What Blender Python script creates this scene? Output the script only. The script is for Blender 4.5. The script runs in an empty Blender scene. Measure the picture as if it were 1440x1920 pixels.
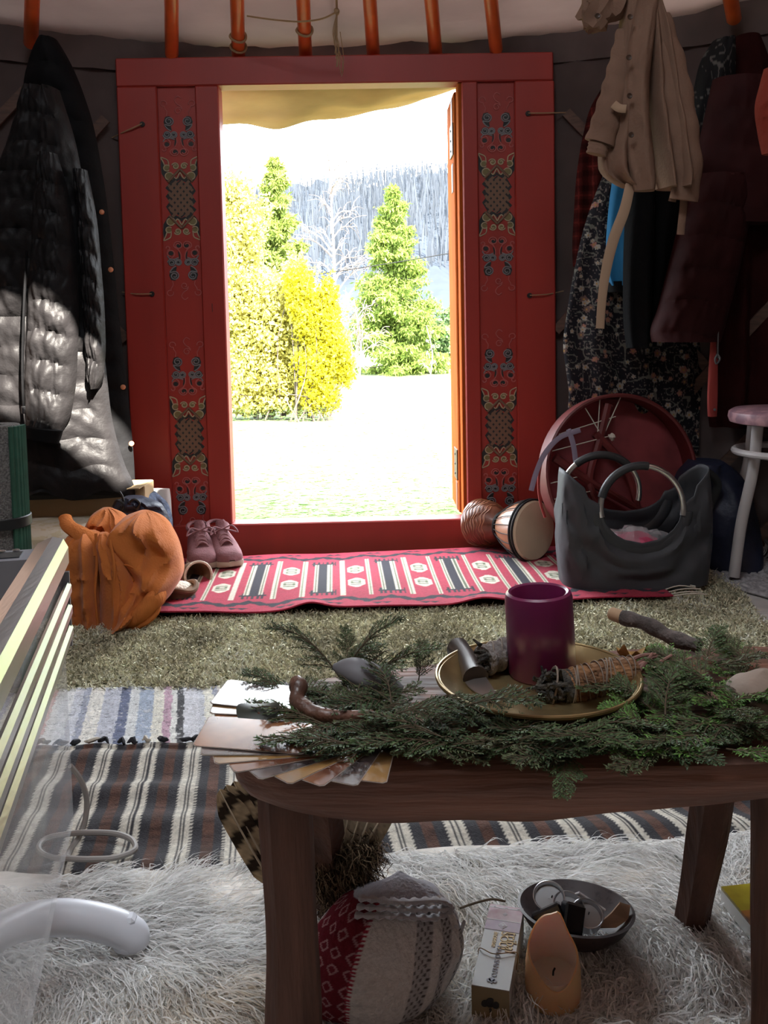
import bpy, math, random
import numpy as np
from mathutils import Vector, Matrix
random.seed(7)
RNG = np.random.default_rng(7)
scene = bpy.context.scene
col = scene.collection
PI = math.pi
R = math.radians

# ------------------------------------------------------------------ camera
F_PX, CX, CY = 1700.0, 720.0, 739.0
PITCH, ROLL, YAW, CAM_H = R(4.2), R(1.15), R(1.0), 0.78
_r, _f, _u = np.array([1, 0, 0.]), np.array([0, math.cos(PITCH), -math.sin(PITCH)]), np.array([0, math.sin(PITCH), math.cos(PITCH)])
_r2 = math.cos(ROLL) * _r - math.sin(ROLL) * _u
_u2 = math.cos(ROLL) * _u + math.sin(ROLL) * _r
def _yaw(v):
    c, s = math.cos(-YAW), math.sin(-YAW)
    return np.array([c * v[0] - s * v[1], s * v[0] + c * v[1], v[2]])
RV, UV, FV = _yaw(_r2), _yaw(_u2), _yaw(_f)
cam_d = bpy.data.cameras.new('camera')
cam = bpy.data.objects.new('camera', cam_d)
col.objects.link(cam)
cam.matrix_world = Matrix(((RV[0], UV[0], -FV[0], 0), (RV[1], UV[1], -FV[1], 0), (RV[2], UV[2], -FV[2], CAM_H), (0, 0, 0, 1)))
cam_d.sensor_fit = 'VERTICAL'
cam_d.sensor_height = 36.0
cam_d.lens = 36.0 * F_PX / 1920.0
cam_d.shift_y = -(960.0 - CY) / 1920.0
cam_d.clip_start, cam_d.clip_end = 0.02, 1000
scene.camera = cam

# ------------------------------------------------------------------ sky, sun, exposure
world = bpy.data.worlds.new('sky')
scene.world = world
world.use_nodes = True
bg = world.node_tree.nodes['Background']
bg.inputs[0].default_value = (0.86, 0.93, 1.0, 1)
bg.inputs[1].default_value = 5.6
sun_d = bpy.data.lights.new('sun', 'SUN')
sun_d.energy = 22.0
sun_d.angle = R(0.6)
sun_d.color = (1.0, 0.93, 0.82)
sun = bpy.data.objects.new('sun', sun_d)
col.objects.link(sun)
SUN_DIR = Vector((-1.02, 1.95, -1.98)).normalized()          # the way the light travels
sun.rotation_euler = SUN_DIR.to_track_quat('-Z', 'Y').to_euler()
def portal(name, loc, rot, sx, sy):
    d = bpy.data.lights.new(name, 'AREA')
    d.shape = 'RECTANGLE'; d.size = sx; d.size_y = sy
    d.cycles.is_portal = True
    o = bpy.data.objects.new(name, d); col.objects.link(o)
    o.location = loc; o.rotation_euler = rot
portal('door_sky_portal', (-0.08, 3.17, 0.855), (R(-90), 0, 0), 0.80, 1.48)
portal('crown_sky_portal', (0.05, 0.6, 2.78), (0, 0, 0), 1.3, 1.3)
vs = scene.view_settings
vs.view_transform = 'Standard'; vs.look = 'None'; vs.gamma = 1.0; vs.use_curve_mapping = False
vs.exposure = 1.85
cy = scene.cycles
cy.use_denoising = True
cy.max_bounces = 7; cy.diffuse_bounces = 5; cy.glossy_bounces = 3; cy.transmission_bounces = 5; cy.transparent_max_bounces = 10
cy.use_adaptive_sampling = True; cy.adaptive_threshold = .02
cy.sample_clamp_indirect = 8.0

# ------------------------------------------------------------------ helpers
def at(px, py, Y=None, Z=None):
    """a point of the place on the upright plane y=Y or the level plane z=Z, read off the photograph"""
    px, py = np.broadcast_arrays(np.asarray(px, float), np.asarray(py, float))
    d = FV + RV * ((px - CX) / F_PX)[..., None] - UV * ((py - CY) / F_PX)[..., None]
    t = (np.asarray(Y, float) / d[..., 1]) if Y is not None else ((Z - CAM_H) / d[..., 2])
    return np.array([0, 0, CAM_H]) + d * t[..., None]

def cr(ts, ks, vals):
    """smooth interpolation through knots"""
    ks = np.asarray(ks, float); vals = np.asarray(vals, float); ts = np.asarray(ts, float)
    m = np.gradient(vals, ks, axis=0) if len(ks) > 1 else np.zeros_like(vals)
    i = np.clip(np.searchsorted(ks, ts, side='right') - 1, 0, len(ks) - 2)
    h = (ks[i + 1] - ks[i]); t = np.clip((ts - ks[i]) / h, 0, 1)
    if vals.ndim > 1:
        h = h[:, None]; t = t[:, None]
    return ((2*t**3 - 3*t**2 + 1) * vals[i] + (t**3 - 2*t**2 + t) * h * m[i] + (-2*t**3 + 3*t**2) * vals[i+1] + (t**3 - t**2) * h * m[i+1])

def smooth_path(pts, n):
    pts = np.asarray(pts, float)
    k = np.concatenate([[0], np.cumsum(np.linalg.norm(np.diff(pts, axis=0), axis=1))])
    return cr(np.linspace(0, k[-1], n), k, pts)

def vnoise(x, y, seed=0):
    """value noise, -1..1"""
    x = np.asarray(x, float); y = np.asarray(y, float)
    xi = np.floor(x).astype(int); yi = np.floor(y).astype(int)
    xf = x - xi; yf = y - yi
    xf = xf*xf*(3-2*xf); yf = yf*yf*(3-2*yf)
    def hsh(a, b):
        n = (a * 374761393 + b * 668265263 + seed * 974711) & 0x7fffffff
        n = ((n ^ (n >> 13)) * 1274126177) & 0x7fffffff
        return ((n ^ (n >> 16)) & 0xffff) / 32767.5 - 1
    a = hsh(xi, yi); b = hsh(xi+1, yi); c = hsh(xi, yi+1); d = hsh(xi+1, yi+1)
    return (a*(1-xf) + b*xf)*(1-yf) + (c*(1-xf) + d*xf)*yf

class MB:
    def __init__(s):
        s.v = []; s.f = []; s.m = []; s.cur = 0
    def add(s, vs_, fs):
        b = len(s.v)
        s.v.extend([tuple(map(float, p)) for p in vs_])
        s.f.extend([tuple(b + i for i in q) for q in fs]); s.m.extend([s.cur] * len(fs))
        return s
    def box(s, a, b, bev=0.0):
        x0, y0, z0 = a; x1, y1, z1 = b
        if bev <= 0:
            vs_ = [(x0,y0,z0),(x1,y0,z0),(x1,y1,z0),(x0,y1,z0),(x0,y0,z1),(x1,y0,z1),(x1,y1,z1),(x0,y1,z1)]
            return s.add(vs_, [(3,2,1,0),(4,5,6,7),(0,1,5,4),(1,2,6,5),(2,3,7,6),(3,0,4,7)])
        c = bev
        vs_ = []; idx = {}
        for sx in (0, 1):
            for sy in (0, 1):
                for sz in (0, 1):
                    P = ((x0, x1)[sx], (y0, y1)[sy], (z0, z1)[sz]); d = (1-2*sx, 1-2*sy, 1-2*sz)
                    for k in range(3):
                        q = list(P)
                        for j in range(3):
                            if j != k: q[j] += c * d[j]
                        idx[(sx, sy, sz, k)] = len(vs_); vs_.append(q)
        fs = []
        for k in range(3):
            o = [j for j in range(3) if j != k]
            for sd in (0, 1):
                q = []
                for (a_, b_) in ((0,0),(1,0),(1,1),(0,1)):
                    t = [0,0,0]; t[k] = sd; t[o[0]] = a_; t[o[1]] = b_; q.append(idx[(*t, k)])
                fs.append(tuple(q))
            for a_ in (0, 1):
                for b_ in (0, 1):
                    t0 = [0,0,0]; t1 = [0,0,0]; t0[o[0]] = t1[o[0]] = a_; t0[o[1]] = t1[o[1]] = b_; t1[k] = 1
                    fs.append((idx[(*t0, o[0])], idx[(*t1, o[0])], idx[(*t1, o[1])], idx[(*t0, o[1])]))
        for sx in (0, 1):
            for sy in (0, 1):
                for sz in (0, 1):
                    fs.append(tuple(idx[(sx, sy, sz, k)] for k in range(3)))
        return s.add(vs_, fs)
    def tube(s, pts, rad, n=8, cap=True, flat=1.0, closed=False, up=(0, 0, 1)):
        pts = np.asarray(pts, float); m = len(pts)
        rad = np.broadcast_to(np.asarray(rad, float), (m,))
        T = np.gradient(pts, axis=0)
        if closed:
            T = np.roll(pts, -1, 0) - np.roll(pts, 1, 0)
        T /= np.linalg.norm(T, axis=1)[:, None] + 1e-12
        up = np.array(up, float)
        if abs(T[0] @ up) > .95: up = np.array([1., 0, 0]) if abs(T[0][0]) < .9 else np.array([0, 1., 0])
        A = np.cross(T[0], up); A /= np.linalg.norm(A)
        vs_ = []
        for i in range(m):
            A = A - T[i] * (A @ T[i]); A /= np.linalg.norm(A) + 1e-12
            B = np.cross(T[i], A)
            for k in range(n):
                a = 2*PI*k/n
                vs_.append(pts[i] + rad[i]*(A*math.cos(a) + B*math.sin(a)*flat))
        fs = []
        for i in range(m if closed else m - 1):
            j = (i + 1) % m
            for k in range(n):
                l = (k + 1) % n
                fs.append((i*n+k, i*n+l, j*n+l, j*n+k))
        if cap and not closed:
            fs.append(tuple(range(n))[::-1]); fs.append(tuple((m-1)*n + k for k in range(n)))
        return s.add(vs_, fs)
    def lathe(s, prof, n=32, M=None, cap=True):
        M = M or Matrix.Identity(4)
        vs_ = []
        for r_, z_ in prof:
            for k in range(n):
                a = 2*PI*k/n
                vs_.append(M @ Vector((r_*math.cos(a), r_*math.sin(a), z_)))
        fs = []
        for i in range(len(prof)-1):
            for k in range(n):
                l = (k+1) % n
                fs.append((i*n+k, i*n+l, (i+1)*n+l, (i+1)*n+k))
        if cap:
            fs.append(tuple(range(n))[::-1]); fs.append(tuple((len(prof)-1)*n + k for k in range(n)))
        return s.add(vs_, fs)
    def prism(s, poly, d):
        """closed outline (list of points) pushed along vector d"""
        n = len(poly); d = np.array(d, float)
        vs_ = [np.array(p, float) for p in poly] + [np.array(p, float) + d for p in poly]
        fs = [tuple(range(n))[::-1], tuple(range(n, 2*n))] + [(i, (i+1) % n, n+(i+1) % n, n+i) for i in range(n)]
        return s.add(vs_, fs)
    def blob(s, c, r, n=14, m=9, noise=0.0, seed=0, M=None, fr=3.0):
        vs_ = []; c = np.array(c, float)
        for i in range(m+1):
            th = PI*i/m
            for k in range(n):
                a = 2*PI*k/n
                d = np.array([math.sin(th)*math.cos(a), math.sin(th)*math.sin(a), math.cos(th)])
                w = 1 + noise*float(vnoise(d[0]*fr+9+d[2]*1.7, d[1]*fr+5-d[2]*1.3, seed))
                p = d*np.array(r)*w
                if M is not None: p = np.array(M @ Vector(p))
                vs_.append(c + p)
        fs = [(i*n+k, (i+1)*n+k, (i+1)*n+(k+1) % n, i*n+(k+1) % n) for i in range(m) for k in range(n)]
        return s.add(vs_, fs)
    def grid(s, P, thick=None):
        """P[ny,nx,3] surface; thick pushes a second skin along a vector"""
        ny, nx = P.shape[:2]
        vs_ = P.reshape(-1, 3)
        fs = [(j*nx+i, j*nx+i+1, (j+1)*nx+i+1, (j+1)*nx+i) for j in range(ny-1) for i in range(nx-1)]
        if thick is None:
            return s.add(vs_, fs)
        off = ny*nx
        v2 = vs_ + np.array(thick, float)
        f2 = [tuple(off + i for i in q)[::-1] for q in fs]
        bd = [i for i in range(nx)] + [j*nx+nx-1 for j in range(1, ny)] + [(ny-1)*nx+i for i in range(nx-2, -1, -1)] + [j*nx for j in range(ny-2, 0, -1)]
        side = [(bd[(i+1) % len(bd)], bd[i], off+bd[i], off+bd[(i+1) % len(bd)]) for i in range(len(bd))]
        return s.add(np.concatenate([vs_, v2]), fs + f2 + side)
    def mesh(s, name, mats, smooth=True):
        me = bpy.data.meshes.new(name)
        me.from_pydata(s.v, [], s.f)
        for m_ in (mats if isinstance(mats, (list, tuple)) else [mats]): me.materials.append(m_)
        if any(s.m): me.polygons.foreach_set('material_index', s.m)
        me.polygons.foreach_set('use_smooth', [smooth]*len(s.f))
        me.update(); me.validate()
        return me
    def build(s, name, mats, parent=None, smooth=True, loc=None, sharp=35):
        """vertices are in world coordinates; the object gets its parent's origin (or loc)"""
        o3 = np.zeros(3)
        if parent is not None: o3 = worigin(parent)
        elif loc is not None: o3 = np.array(loc, float)
        s.v = [(p[0]-o3[0], p[1]-o3[1], p[2]-o3[2]) for p in s.v]
        me = s.mesh(name, mats, smooth)
        if smooth and sharp: me.set_sharp_from_angle(angle=R(sharp))
        o = bpy.data.objects.new(name, me); col.objects.link(o)
        if parent is not None: o.parent = parent
        elif loc is not None: o.location = loc
        return o

def worigin(o):
    p = np.zeros(3)
    while o is not None:
        p += np.array(o.location); o = o.parent
    return p

def np_mesh(name, V, Fq, mat, parent=None, cols=None, smooth=True, loc=None, mats=None):
    """big meshes: V (n,3), Fq (m,3 or 4) as arrays, cols per vertex"""
    V = np.asarray(V, np.float32); Fq = np.asarray(Fq, np.int32)
    o3 = worigin(parent) if parent is not None else (np.array(loc) if loc is not None else np.zeros(3))
    V = (V - o3).astype(np.float32)
    me = bpy.data.meshes.new(name)
    k = Fq.shape[1]
    me.vertices.add(len(V)); me.vertices.foreach_set('co', V.ravel())
    me.loops.add(Fq.size); me.loops.foreach_set('vertex_index', Fq.ravel())
    me.polygons.add(len(Fq))
    me.polygons.foreach_set('loop_start', np.arange(0, Fq.size, k, dtype=np.int32))
    me.polygons.foreach_set('use_smooth', np.full(len(Fq), smooth))
    me.materials.append(mat)
    if cols is not None:
        a = me.color_attributes.new('Col', 'FLOAT_COLOR', 'POINT')
        c4 = np.ones((len(V), 4), np.float32); c4[:, :3] = cols
        a.data.foreach_set('color', c4.ravel())
    me.update(calc_edges=True); me.validate()
    o = bpy.data.objects.new(name, me); col.objects.link(o)
    if parent is not None: o.parent = parent
    elif loc is not None: o.location = loc
    return o

def grid_faces(ny, nx, off=0):
    j, i = np.mgrid[0:ny-1, 0:nx-1]
    a = (j*nx + i).ravel() + off
    return np.stack([a, a+1, a+nx+1, a+nx], 1)

def paint(o, fn):
    """a pattern woven or printed on the thing: colour per vertex from its world position"""
    me = o.data; n = len(me.vertices)
    V = np.empty(n*3, np.float32); me.vertices.foreach_get('co', V)
    V = V.reshape(-1, 3) + worigin(o)
    c = np.ones((n, 4), np.float32); c[:, :3] = fn(V)
    a = me.color_attributes.get('Col') or me.color_attributes.new('Col', 'FLOAT_COLOR', 'POINT')
    a.data.foreach_set('color', c.ravel())

def thing(name, label, cat, loc=(0, 0, 0), group=None, rot=None):
    o = bpy.data.objects.new(name, None); col.objects.link(o)
    o.location = tuple(float(x) for x in loc); o.empty_display_size = .05
    if rot: o.rotation_euler = rot
    return tag(o, label, cat, group)
def tag(o, label=None, cat=None, group=None, kind=None):
    if label: o['label'] = label
    if cat: o['category'] = cat
    if group: o['group'] = group
    if kind: o['kind'] = kind
    return o
def struct(name, loc=(0, 0, 0), label=None):
    o = bpy.data.objects.new(name, None); col.objects.link(o); o.location = loc; o['kind'] = 'structure'
    if label: o['label'] = label
    return o
def link_copy(name, data, parent, loc=(0, 0, 0), rot=None, scale=None):
    o = bpy.data.objects.new(name, data); col.objects.link(o)
    if parent is not None: o.parent = parent
    o.location = loc
    if rot is not None: o.rotation_euler = rot
    if scale is not None: o.scale = scale
    return o

def cloth(rows, Y, T, nx=36, ny=48, disp=None, back=.35, prof=.5, jag=0.0):
    """a hanging body of cloth with real depth: rows of (row, left edge, right edge[, Y][, T])"""
    rows = np.array([[r_[0], r_[1], r_[2], r_[3] if len(r_) > 3 else Y, r_[4] if len(r_) > 4 else T] for r_ in rows], float)
    py = np.linspace(rows[0, 0], rows[-1, 0], ny)
    q = cr(py, rows[:, 0], rows[:, 1:])
    v = np.linspace(0, 1, ny)[:, None]
    u = np.linspace(0, 1, nx)[None, :]
    L, Rr, YY, TT = [q[:, k][:, None] for k in range(4)]
    P = at(L + (Rr-L)*u, py[:, None] + 0*u + jag*v**6*np.sin(u*17+3)*1.0, Y=YY + 0*u)
    d = TT*np.clip(1-(2*u-1)**2, 0, 1)**prof
    if disp is not None: d = d + disp(u + 0*v, v + 0*u)*np.clip(1-(2*u-1)**8, 0, 1)
    P[..., 1] -= d
    ub = np.linspace(1, 0, 12)[1:-1][None, :]
    B = at(L + (Rr-L)*ub, py[:, None] + 0*ub, Y=YY + 0*ub)
    B[..., 1] += TT*back*np.clip(1-(2*ub-1)**2, 0, 1)**.5
    ring = np.concatenate([P, B], 1)
    n = ring.shape[1]
    mb = MB()
    fs = []
    for j in range(ny-1):
        for i in range(n):
            k = (i+1) % n
            fs.append((j*n+i, (j+1)*n+i, (j+1)*n+k, j*n+k))
    fs.append(tuple(range(n))); fs.append(tuple((ny-1)*n + k for k in range(n))[::-1])
    mb.add(ring.reshape(-1, 3), fs)
    return mb

def folds(k, a, ph=0, sway=.25, grow=1.0):
    return lambda u, v: a*(v**grow)*np.sin(2*PI*(k*u + ph + sway*np.sin(2.2*v+ph)))
def puffs(k, a, wr=.002):
    def f(u, v):
        s = np.abs(np.sin(PI*(v*k + .12*np.sin(5*u))))**.55
        return a*s + wr*vnoise(u*14, v*k*3, 3) + wr*1.3*vnoise(u*30+v*9, v*k*5, 5)*(1-s)
    return f

def strands(roots, dirs, lens, curl, width, segs, cols, seed=1, droop=.0):
    """many separate hairs as tapering ribbons"""
    g = np.random.default_rng(seed)
    n = len(roots)
    t = np.linspace(0, 1, segs+1)
    ph = g.uniform(0, 2*PI, (n, 1)); fr = g.uniform(.6, 1.6, (n, 1))
    D = dirs/np.linalg.norm(dirs, axis=1)[:, None]
    ref = np.tile(np.array([[0, 0, 1.]]), (n, 1)); ref[np.abs(D[:, 2]) > .9] = [1, 0, 0]
    A = np.cross(D, ref); A /= np.linalg.norm(A, axis=1)[:, None]; B = np.cross(D, A)
    C = roots[:, None, :] + D[:, None, :]*(lens[:, None]*t[None])[..., None]
    w1 = (np.sin(ph + 2*PI*fr*t[None]*1.2) - np.sin(ph))*curl[:, None]*t[None]
    w2 = (np.cos(ph*1.7 + 2*PI*fr*t[None]) - np.cos(ph*1.7))*curl[:, None]*t[None]
    C = C + A[:, None, :]*w1[..., None] + B[:, None, :]*w2[..., None]
    C[..., 2] -= droop*(lens[:, None]*t[None]**2)
    C[..., 2] = np.maximum(C[..., 2], .002)
    side = g.normal(size=(n, 3)); side -= D*np.sum(side*D, 1)[:, None]; side /= np.linalg.norm(side, axis=1)[:, None]
    wd = width*np.clip(1.0 - t**3*.85, .1, 1)
    Lf = C - side[:, None, :]*wd[None, :, None]; Rt = C + side[:, None, :]*wd[None, :, None]
    V = np.stack([Lf, Rt], 2).reshape(-1, 3)
    m = (segs+1)*2
    base = (np.arange(n)*m)[:, None] + (np.arange(segs)*2)[None]
    Fq = np.stack([base, base+1, base+3, base+2], -1).reshape(-1, 4)
    cc = np.repeat(cols, m, 0)
    return V, Fq, cc

# ------------------------------------------------------------------ materials
def mat(name, c=(.5, .5, .5), rough=.7, metal=0.0, var=0.0, vs_=8.0, bump=0.0, bs=60.0, c2=None, attr=False, sheen=0.0,
        trans=0.0, coat=0.0, spec=.5, stretch=None, glass=0.0, alpha=1.0, sss=0.0, detail=4.0, ramp=(.35, .65)):
    m = bpy.data.materials.new(name); m.use_nodes = True
    nt = m.node_tree; N = nt.nodes; L = nt.links
    b = N['Principled BSDF']
    b.inputs['Base Color'].default_value = (*c, 1); b.inputs['Roughness'].default_value = rough
    b.inputs['Metallic'].default_value = metal; b.inputs['Specular IOR Level'].default_value = spec
    if sheen: b.inputs['Sheen Weight'].default_value = sheen
    if coat: b.inputs['Coat Weight'].default_value = coat; b.inputs['Coat Roughness'].default_value = .15
    if glass: b.inputs['Transmission Weight'].default_value = glass
    if alpha < 1: b.inputs['Alpha'].default_value = alpha
    if sss:
        b.inputs['Subsurface Weight'].default_value = sss; b.inputs['Subsurface Radius'].default_value = (.02, .008, .004); b.inputs['Subsurface Scale'].default_value = .5
    tc = N.new('ShaderNodeTexCoord'); vec = tc.outputs['Object']
    if stretch:
        mp = N.new('ShaderNodeMapping'); mp.inputs['Scale'].default_value = stretch
        L.new(vec, mp.inputs['Vector']); vec = mp.outputs['Vector']
    colout = None
    if attr:
        a = N.new('ShaderNodeAttribute'); a.attribute_name = 'Col'; colout = a.outputs['Color']
    if var or c2:
        n = N.new('ShaderNodeTexNoise'); n.inputs['Scale'].default_value = vs_; n.inputs['Detail'].default_value = detail
        L.new(vec, n.inputs['Vector'])
        mr = N.new('ShaderNodeMapRange'); mr.inputs['From Min'].default_value = ramp[0]; mr.inputs['From Max'].default_value = ramp[1]
        L.new(n.outputs['Fac'], mr.inputs['Value'])
        mx = N.new('ShaderNodeMix'); mx.data_type = 'RGBA'
        L.new(mr.outputs['Result'], mx.inputs['Factor'])
        if colout is not None:
            hs = N.new('ShaderNodeHueSaturation'); hs.inputs['Value'].default_value = 1-var
            L.new(colout, hs.inputs['Color']); L.new(hs.outputs['Color'], mx.inputs['A']); L.new(colout, mx.inputs['B'])
        else:
            lo = c2 if c2 else tuple(x*(1-var) for x in c)
            hi = c if c2 else tuple(min(1, x*(1+var*.6)) for x in c)
            mx.inputs['A'].default_value = (*lo, 1); mx.inputs['B'].default_value = (*hi, 1)
        colout = mx.outputs['Result']
    if colout is not None: L.new(colout, b.inputs['Base Color'])
    if bump:
        n2 = N.new('ShaderNodeTexNoise'); n2.inputs['Scale'].default_value = bs; n2.inputs['Detail'].default_value = 3
        L.new(vec, n2.inputs['Vector'])
        bp = N.new('ShaderNodeBump'); bp.inputs['Strength'].default_value = bump; bp.inputs['Distance'].default_value = .01
        L.new(n2.outputs['Fac'], bp.inputs['Height']); L.new(bp.outputs['Normal'], b.inputs['Normal'])
    if trans:
        out = N['Material Output']; tr = N.new('ShaderNodeBsdfTranslucent'); ms = N.new('ShaderNodeMixShader')
        tr.inputs['Color'].default_value = (*c, 1)
        if colout is not None: L.new(colout, tr.inputs['Color'])
        ms.inputs[0].default_value = trans
        L.new(b.outputs[0], ms.inputs[1]); L.new(tr.outputs[0], ms.inputs[2]); L.new(ms.outputs[0], out.inputs['Surface'])
    return m
def hexc(h):
    h = h.lstrip('#'); v = [int(h[i:i+2], 16)/255 for i in (0, 2, 4)]
    return tuple(x/12.92 if x <= .04045 else ((x+.055)/1.055)**2.4 for x in v)
ATTR_CLOTH = mat('woven_cloth', attr=True, rough=.9, spec=.15, var=.25, vs_=180, bump=.35, bs=420, sheen=.1)
# ================================================================== THE SETTING
m_floor = mat('floor_boards', (.30, .27, .24), .7, var=.3, vs_=5)
m_liner = mat('cotton_liner', (.40, .335, .31), .95, var=.12, vs_=3, bump=.25, bs=9, stretch=(1, 1, 5), trans=.21, spec=.1)
m_wall = mat('felt_wall', (.080, .060, .056), .95, var=.18, vs_=4, bump=.3, bs=12, spec=.1)
m_slat = mat('lattice_wood', (.085, .045, .03), .7, var=.3, vs_=20, stretch=(1, 1, 6))
m_pole = mat('orange_painted_pole', (.66, .12, .03), .36, var=.12, vs_=14, coat=.3)
m_red = mat('red_painted_wood', (.285, .020, .012), .5, var=.14, vs_=5, bump=.06, bs=40, stretch=(1, 1, .15))
m_jamb = mat('orange_jamb_wood', (.30, .070, .014), .95, spec=.03, var=.18, vs_=7, stretch=(6, 6, .8))
m_metal = mat('dark_hinge_metal', (.07, .04, .025), .55, .6)
m_bolt = mat('black_bolt', (.02, .02, .02), .5, .5)
m_cord = mat('tan_cord', (.30, .19, .10), .85, bump=.4, bs=300)

CEN = np.array([-.085, .73]); RW = 2.52; ZW = 1.70
# floor
fl = struct('floor')
mb = MB(); a = np.linspace(0, 2*PI, 65)[:-1]
mb.prism([(CEN[0]+2.6*math.cos(t), CEN[1]+2.6*math.sin(t), -.06) for t in a], (0, 0, .05)); mb.build('floor_deck', m_floor, fl, smooth=False)
m_tile = mat('pale_stone_tile', (.52, .50, .48), .55, var=.12, vs_=9)
tb = MB().box((-.147, -.147, 0), (.147, .147, .010), .002).mesh('floor_tile', m_tile, False)
for i in range(4):
    for j in range(5):
        link_copy('floor_tile', tb, fl, (.98+.30*i, 1.90+.30*j, -.010))
# wall: curved liner with a gap for the door
wl = struct('wall_back')
def arc_wall(a0, a1, r0, r1, z0, z1, n=40, nz=14, rip=.012):
    mb = MB(); th = np.linspace(a0, a1, n)
    z = np.linspace(z0, z1, nz)
    for r_, sgn in ((r0, 1), (r1, -1)):
        T, Z = np.meshgrid(th, z)
        rr = r_ + (rip*vnoise(T*9, Z*3.0, 4) + rip*.6*vnoise(T*26, Z*5, 6))*(1 if sgn > 0 else 0)
        P = np.stack([CEN[0]+rr*np.sin(T), CEN[1]+rr*np.cos(T), Z], -1)
        mb.grid(P if sgn > 0 else P[:, ::-1])
    return mb
door_a0, door_a1 = math.asin((-.80-CEN[0])/RW), math.asin((.63-CEN[0])/RW)
arc_wall(door_a1, PI, RW, RW+.05, -.06, ZW+.02, 70).build('liner', m_wall, wl)
arc_wall(-PI, door_a0, RW, RW+.05, -.06, ZW+.02, 70).build('liner', m_wall, wl)
# lattice slats in front of the liner on both sides of the door
def slat(a0, sgn):
    pts = []
    for t in np.linspace(0, 1, 12):
        z = .02 + 1.62*t; a_ = a0 + sgn*t*1.45/RW
        if (a_ > door_a0-.01 and a_ < door_a1+.01): continue
        pts.append((a_, z))
    if len(pts) < 3: return
    mb = MB(); w = .016
    P0 = []; 
    for a_, z in pts:
        rr = RW-.022 - (.012 if sgn > 0 else 0)
        tx, tz = sgn*.67, .74
        row = []
        for q in (-1, 1):
            aa = a_ + q*w*tz/RW; zz = z - q*w*tx
            row.append((CEN[0]+rr*math.sin(aa), CEN[1]+rr*math.cos(aa), zz))
        P0.append(row)
    mb.grid(np.array(P0), thick=(0, .009, 0)); mb.build('lattice_slat', m_slat, wl, smooth=False)
for k in range(9):
    slat(door_a1 - .25 + .125*k, 1); slat(door_a1 + .05 + .125*k, -1)
    slat(door_a0 + .25 - .125*k, -1); slat(door_a0 - .05 - .125*k, 1)
# ceiling: cone of cotton with a crown opening
RC, ZC, SLOPE = .74, 2.70, (2.70-1.73)/(2.52-.74)
ce = struct('ceiling')
mb = MB()
th = np.linspace(0, 2*PI, 121); rr = np.linspace(RW+.04, RC-.02, 22)
T, Q = np.meshgrid(th, rr)
Z = 1.735 + (RW - Q)*SLOPE + .004*np.sin(T*73) + .014*vnoise(T*7, Q*14, 2) + .010*vnoise(T*17, Q*26, 8)
P = np.stack([CEN[0]+Q*np.sin(T), CEN[1]+Q*np.cos(T), Z], -1)
mb.grid(P, thick=(0, 0, .02)); mb.build('roof_liner', m_liner, ce)
# dark valance where the wall tucks under the roof
m_val = mat('valance_cloth', (.10, .074, .068), .95, var=.2, vs_=6, bump=.3, bs=14)
mb = MB(); T, Z = np.meshgrid(np.linspace(-.75, .75, 90), np.linspace(1.66, 1.80, 6))
rr = RW-.012 - .035*np.clip((Z-1.66)/.14, 0, 1) + .006*np.sin(T*120)*np.clip((1.80-Z)/.1, 0, 1)
mb.grid(np.stack([CEN[0]+rr*np.sin(T), CEN[1]+rr*np.cos(T), Z], -1), thick=(0, .006, 0)); mb.build('valance', m_val, ce)
def pole(px, py=97):
    a_ = 0.0
    for _ in range(12):
        P = at(px, py, Y=CEN[1]+(RW-.075)*math.cos(a_)); a_ = math.asin(np.clip((P[0]-CEN[0])/(RW-.075), -1, 1))
    r0, r1 = RW-.075, RC-.03
    z0 = 1.715
    d = np.array([math.sin(a_), math.cos(a_)])
    n = 10; ts = np.linspace(0, 1, n)
    pts = [(*(CEN + d*(r0 + (r1-r0)*t)), z0 + (r0-(r0 + (r1-r0)*t))*SLOPE - .012) for t in ts]
    pts = [np.array(pts[0]) + (np.array(pts[0])-np.array(pts[1]))*.045, np.array(pts[0]) + (np.array(pts[0])-np.array(pts[1]))*.03] + [np.array(p) for p in pts]
    rad = [.011, .019] + [.0225]*n
    MB().tube(pts, rad, 14).build('roof_pole', m_pole, ce)
    return np.array(pts[2]), np.array(pts[-1])
POLES = {k: pole(k, y) for k, y in [(58, 88), (322, 99), (447, 99), (573, 98), (700, 97), (817, 96), (930, 95), (1376, 84)]}
# crown ring and an unseen felt cover, its sky slot cut to shape the sun patch
mb = MB(); mb.tube([(CEN[0]+(RC-.02)*math.cos(t), CEN[1]+(RC-.02)*math.sin(t), 2.72) for t in np.linspace(0, 2*PI, 49)[:-1]], .045, 10, closed=True)
mb.build('crown_ring', m_pole, ce)
S0 = np.array([.147, .60]); SD = np.array([.911, -.412]); SN = np.array([.412, .911])
def flap(l0, l1, w0, w1, z):
    c = [S0+SD*l0+SN*w0, S0+SD*l1+SN*w0, S0+SD*l1+SN*w1, S0+SD*l0+SN*w1]
    MB().prism([(*q, z) for q in c], (0, 0, .015)).build('unseen_crown_cover', m_wall, ce, smooth=False)
SW = .125
flap(-1.3, 1.2, SW, 1.3, 2.80); flap(-.16, 1.2, -1.3, -SW, 2.80); flap(-1.3, -.16, -1.3, -.56, 2.80); flap(.50, 1.2, -SW-.02, SW+.02, 2.82); flap(-1.3, -.62, -SW-.02, SW+.02, 2.82)  # near-left gap added to let more light down on floor and table
bpy.data.objects['crown_sky_portal'].location = (*(S0 - SD*.10 - SN*.21), 2.795)
bpy.data.objects['crown_sky_portal'].rotation_euler = (0, 0, math.atan2(SD[1], SD[0]))
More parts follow.
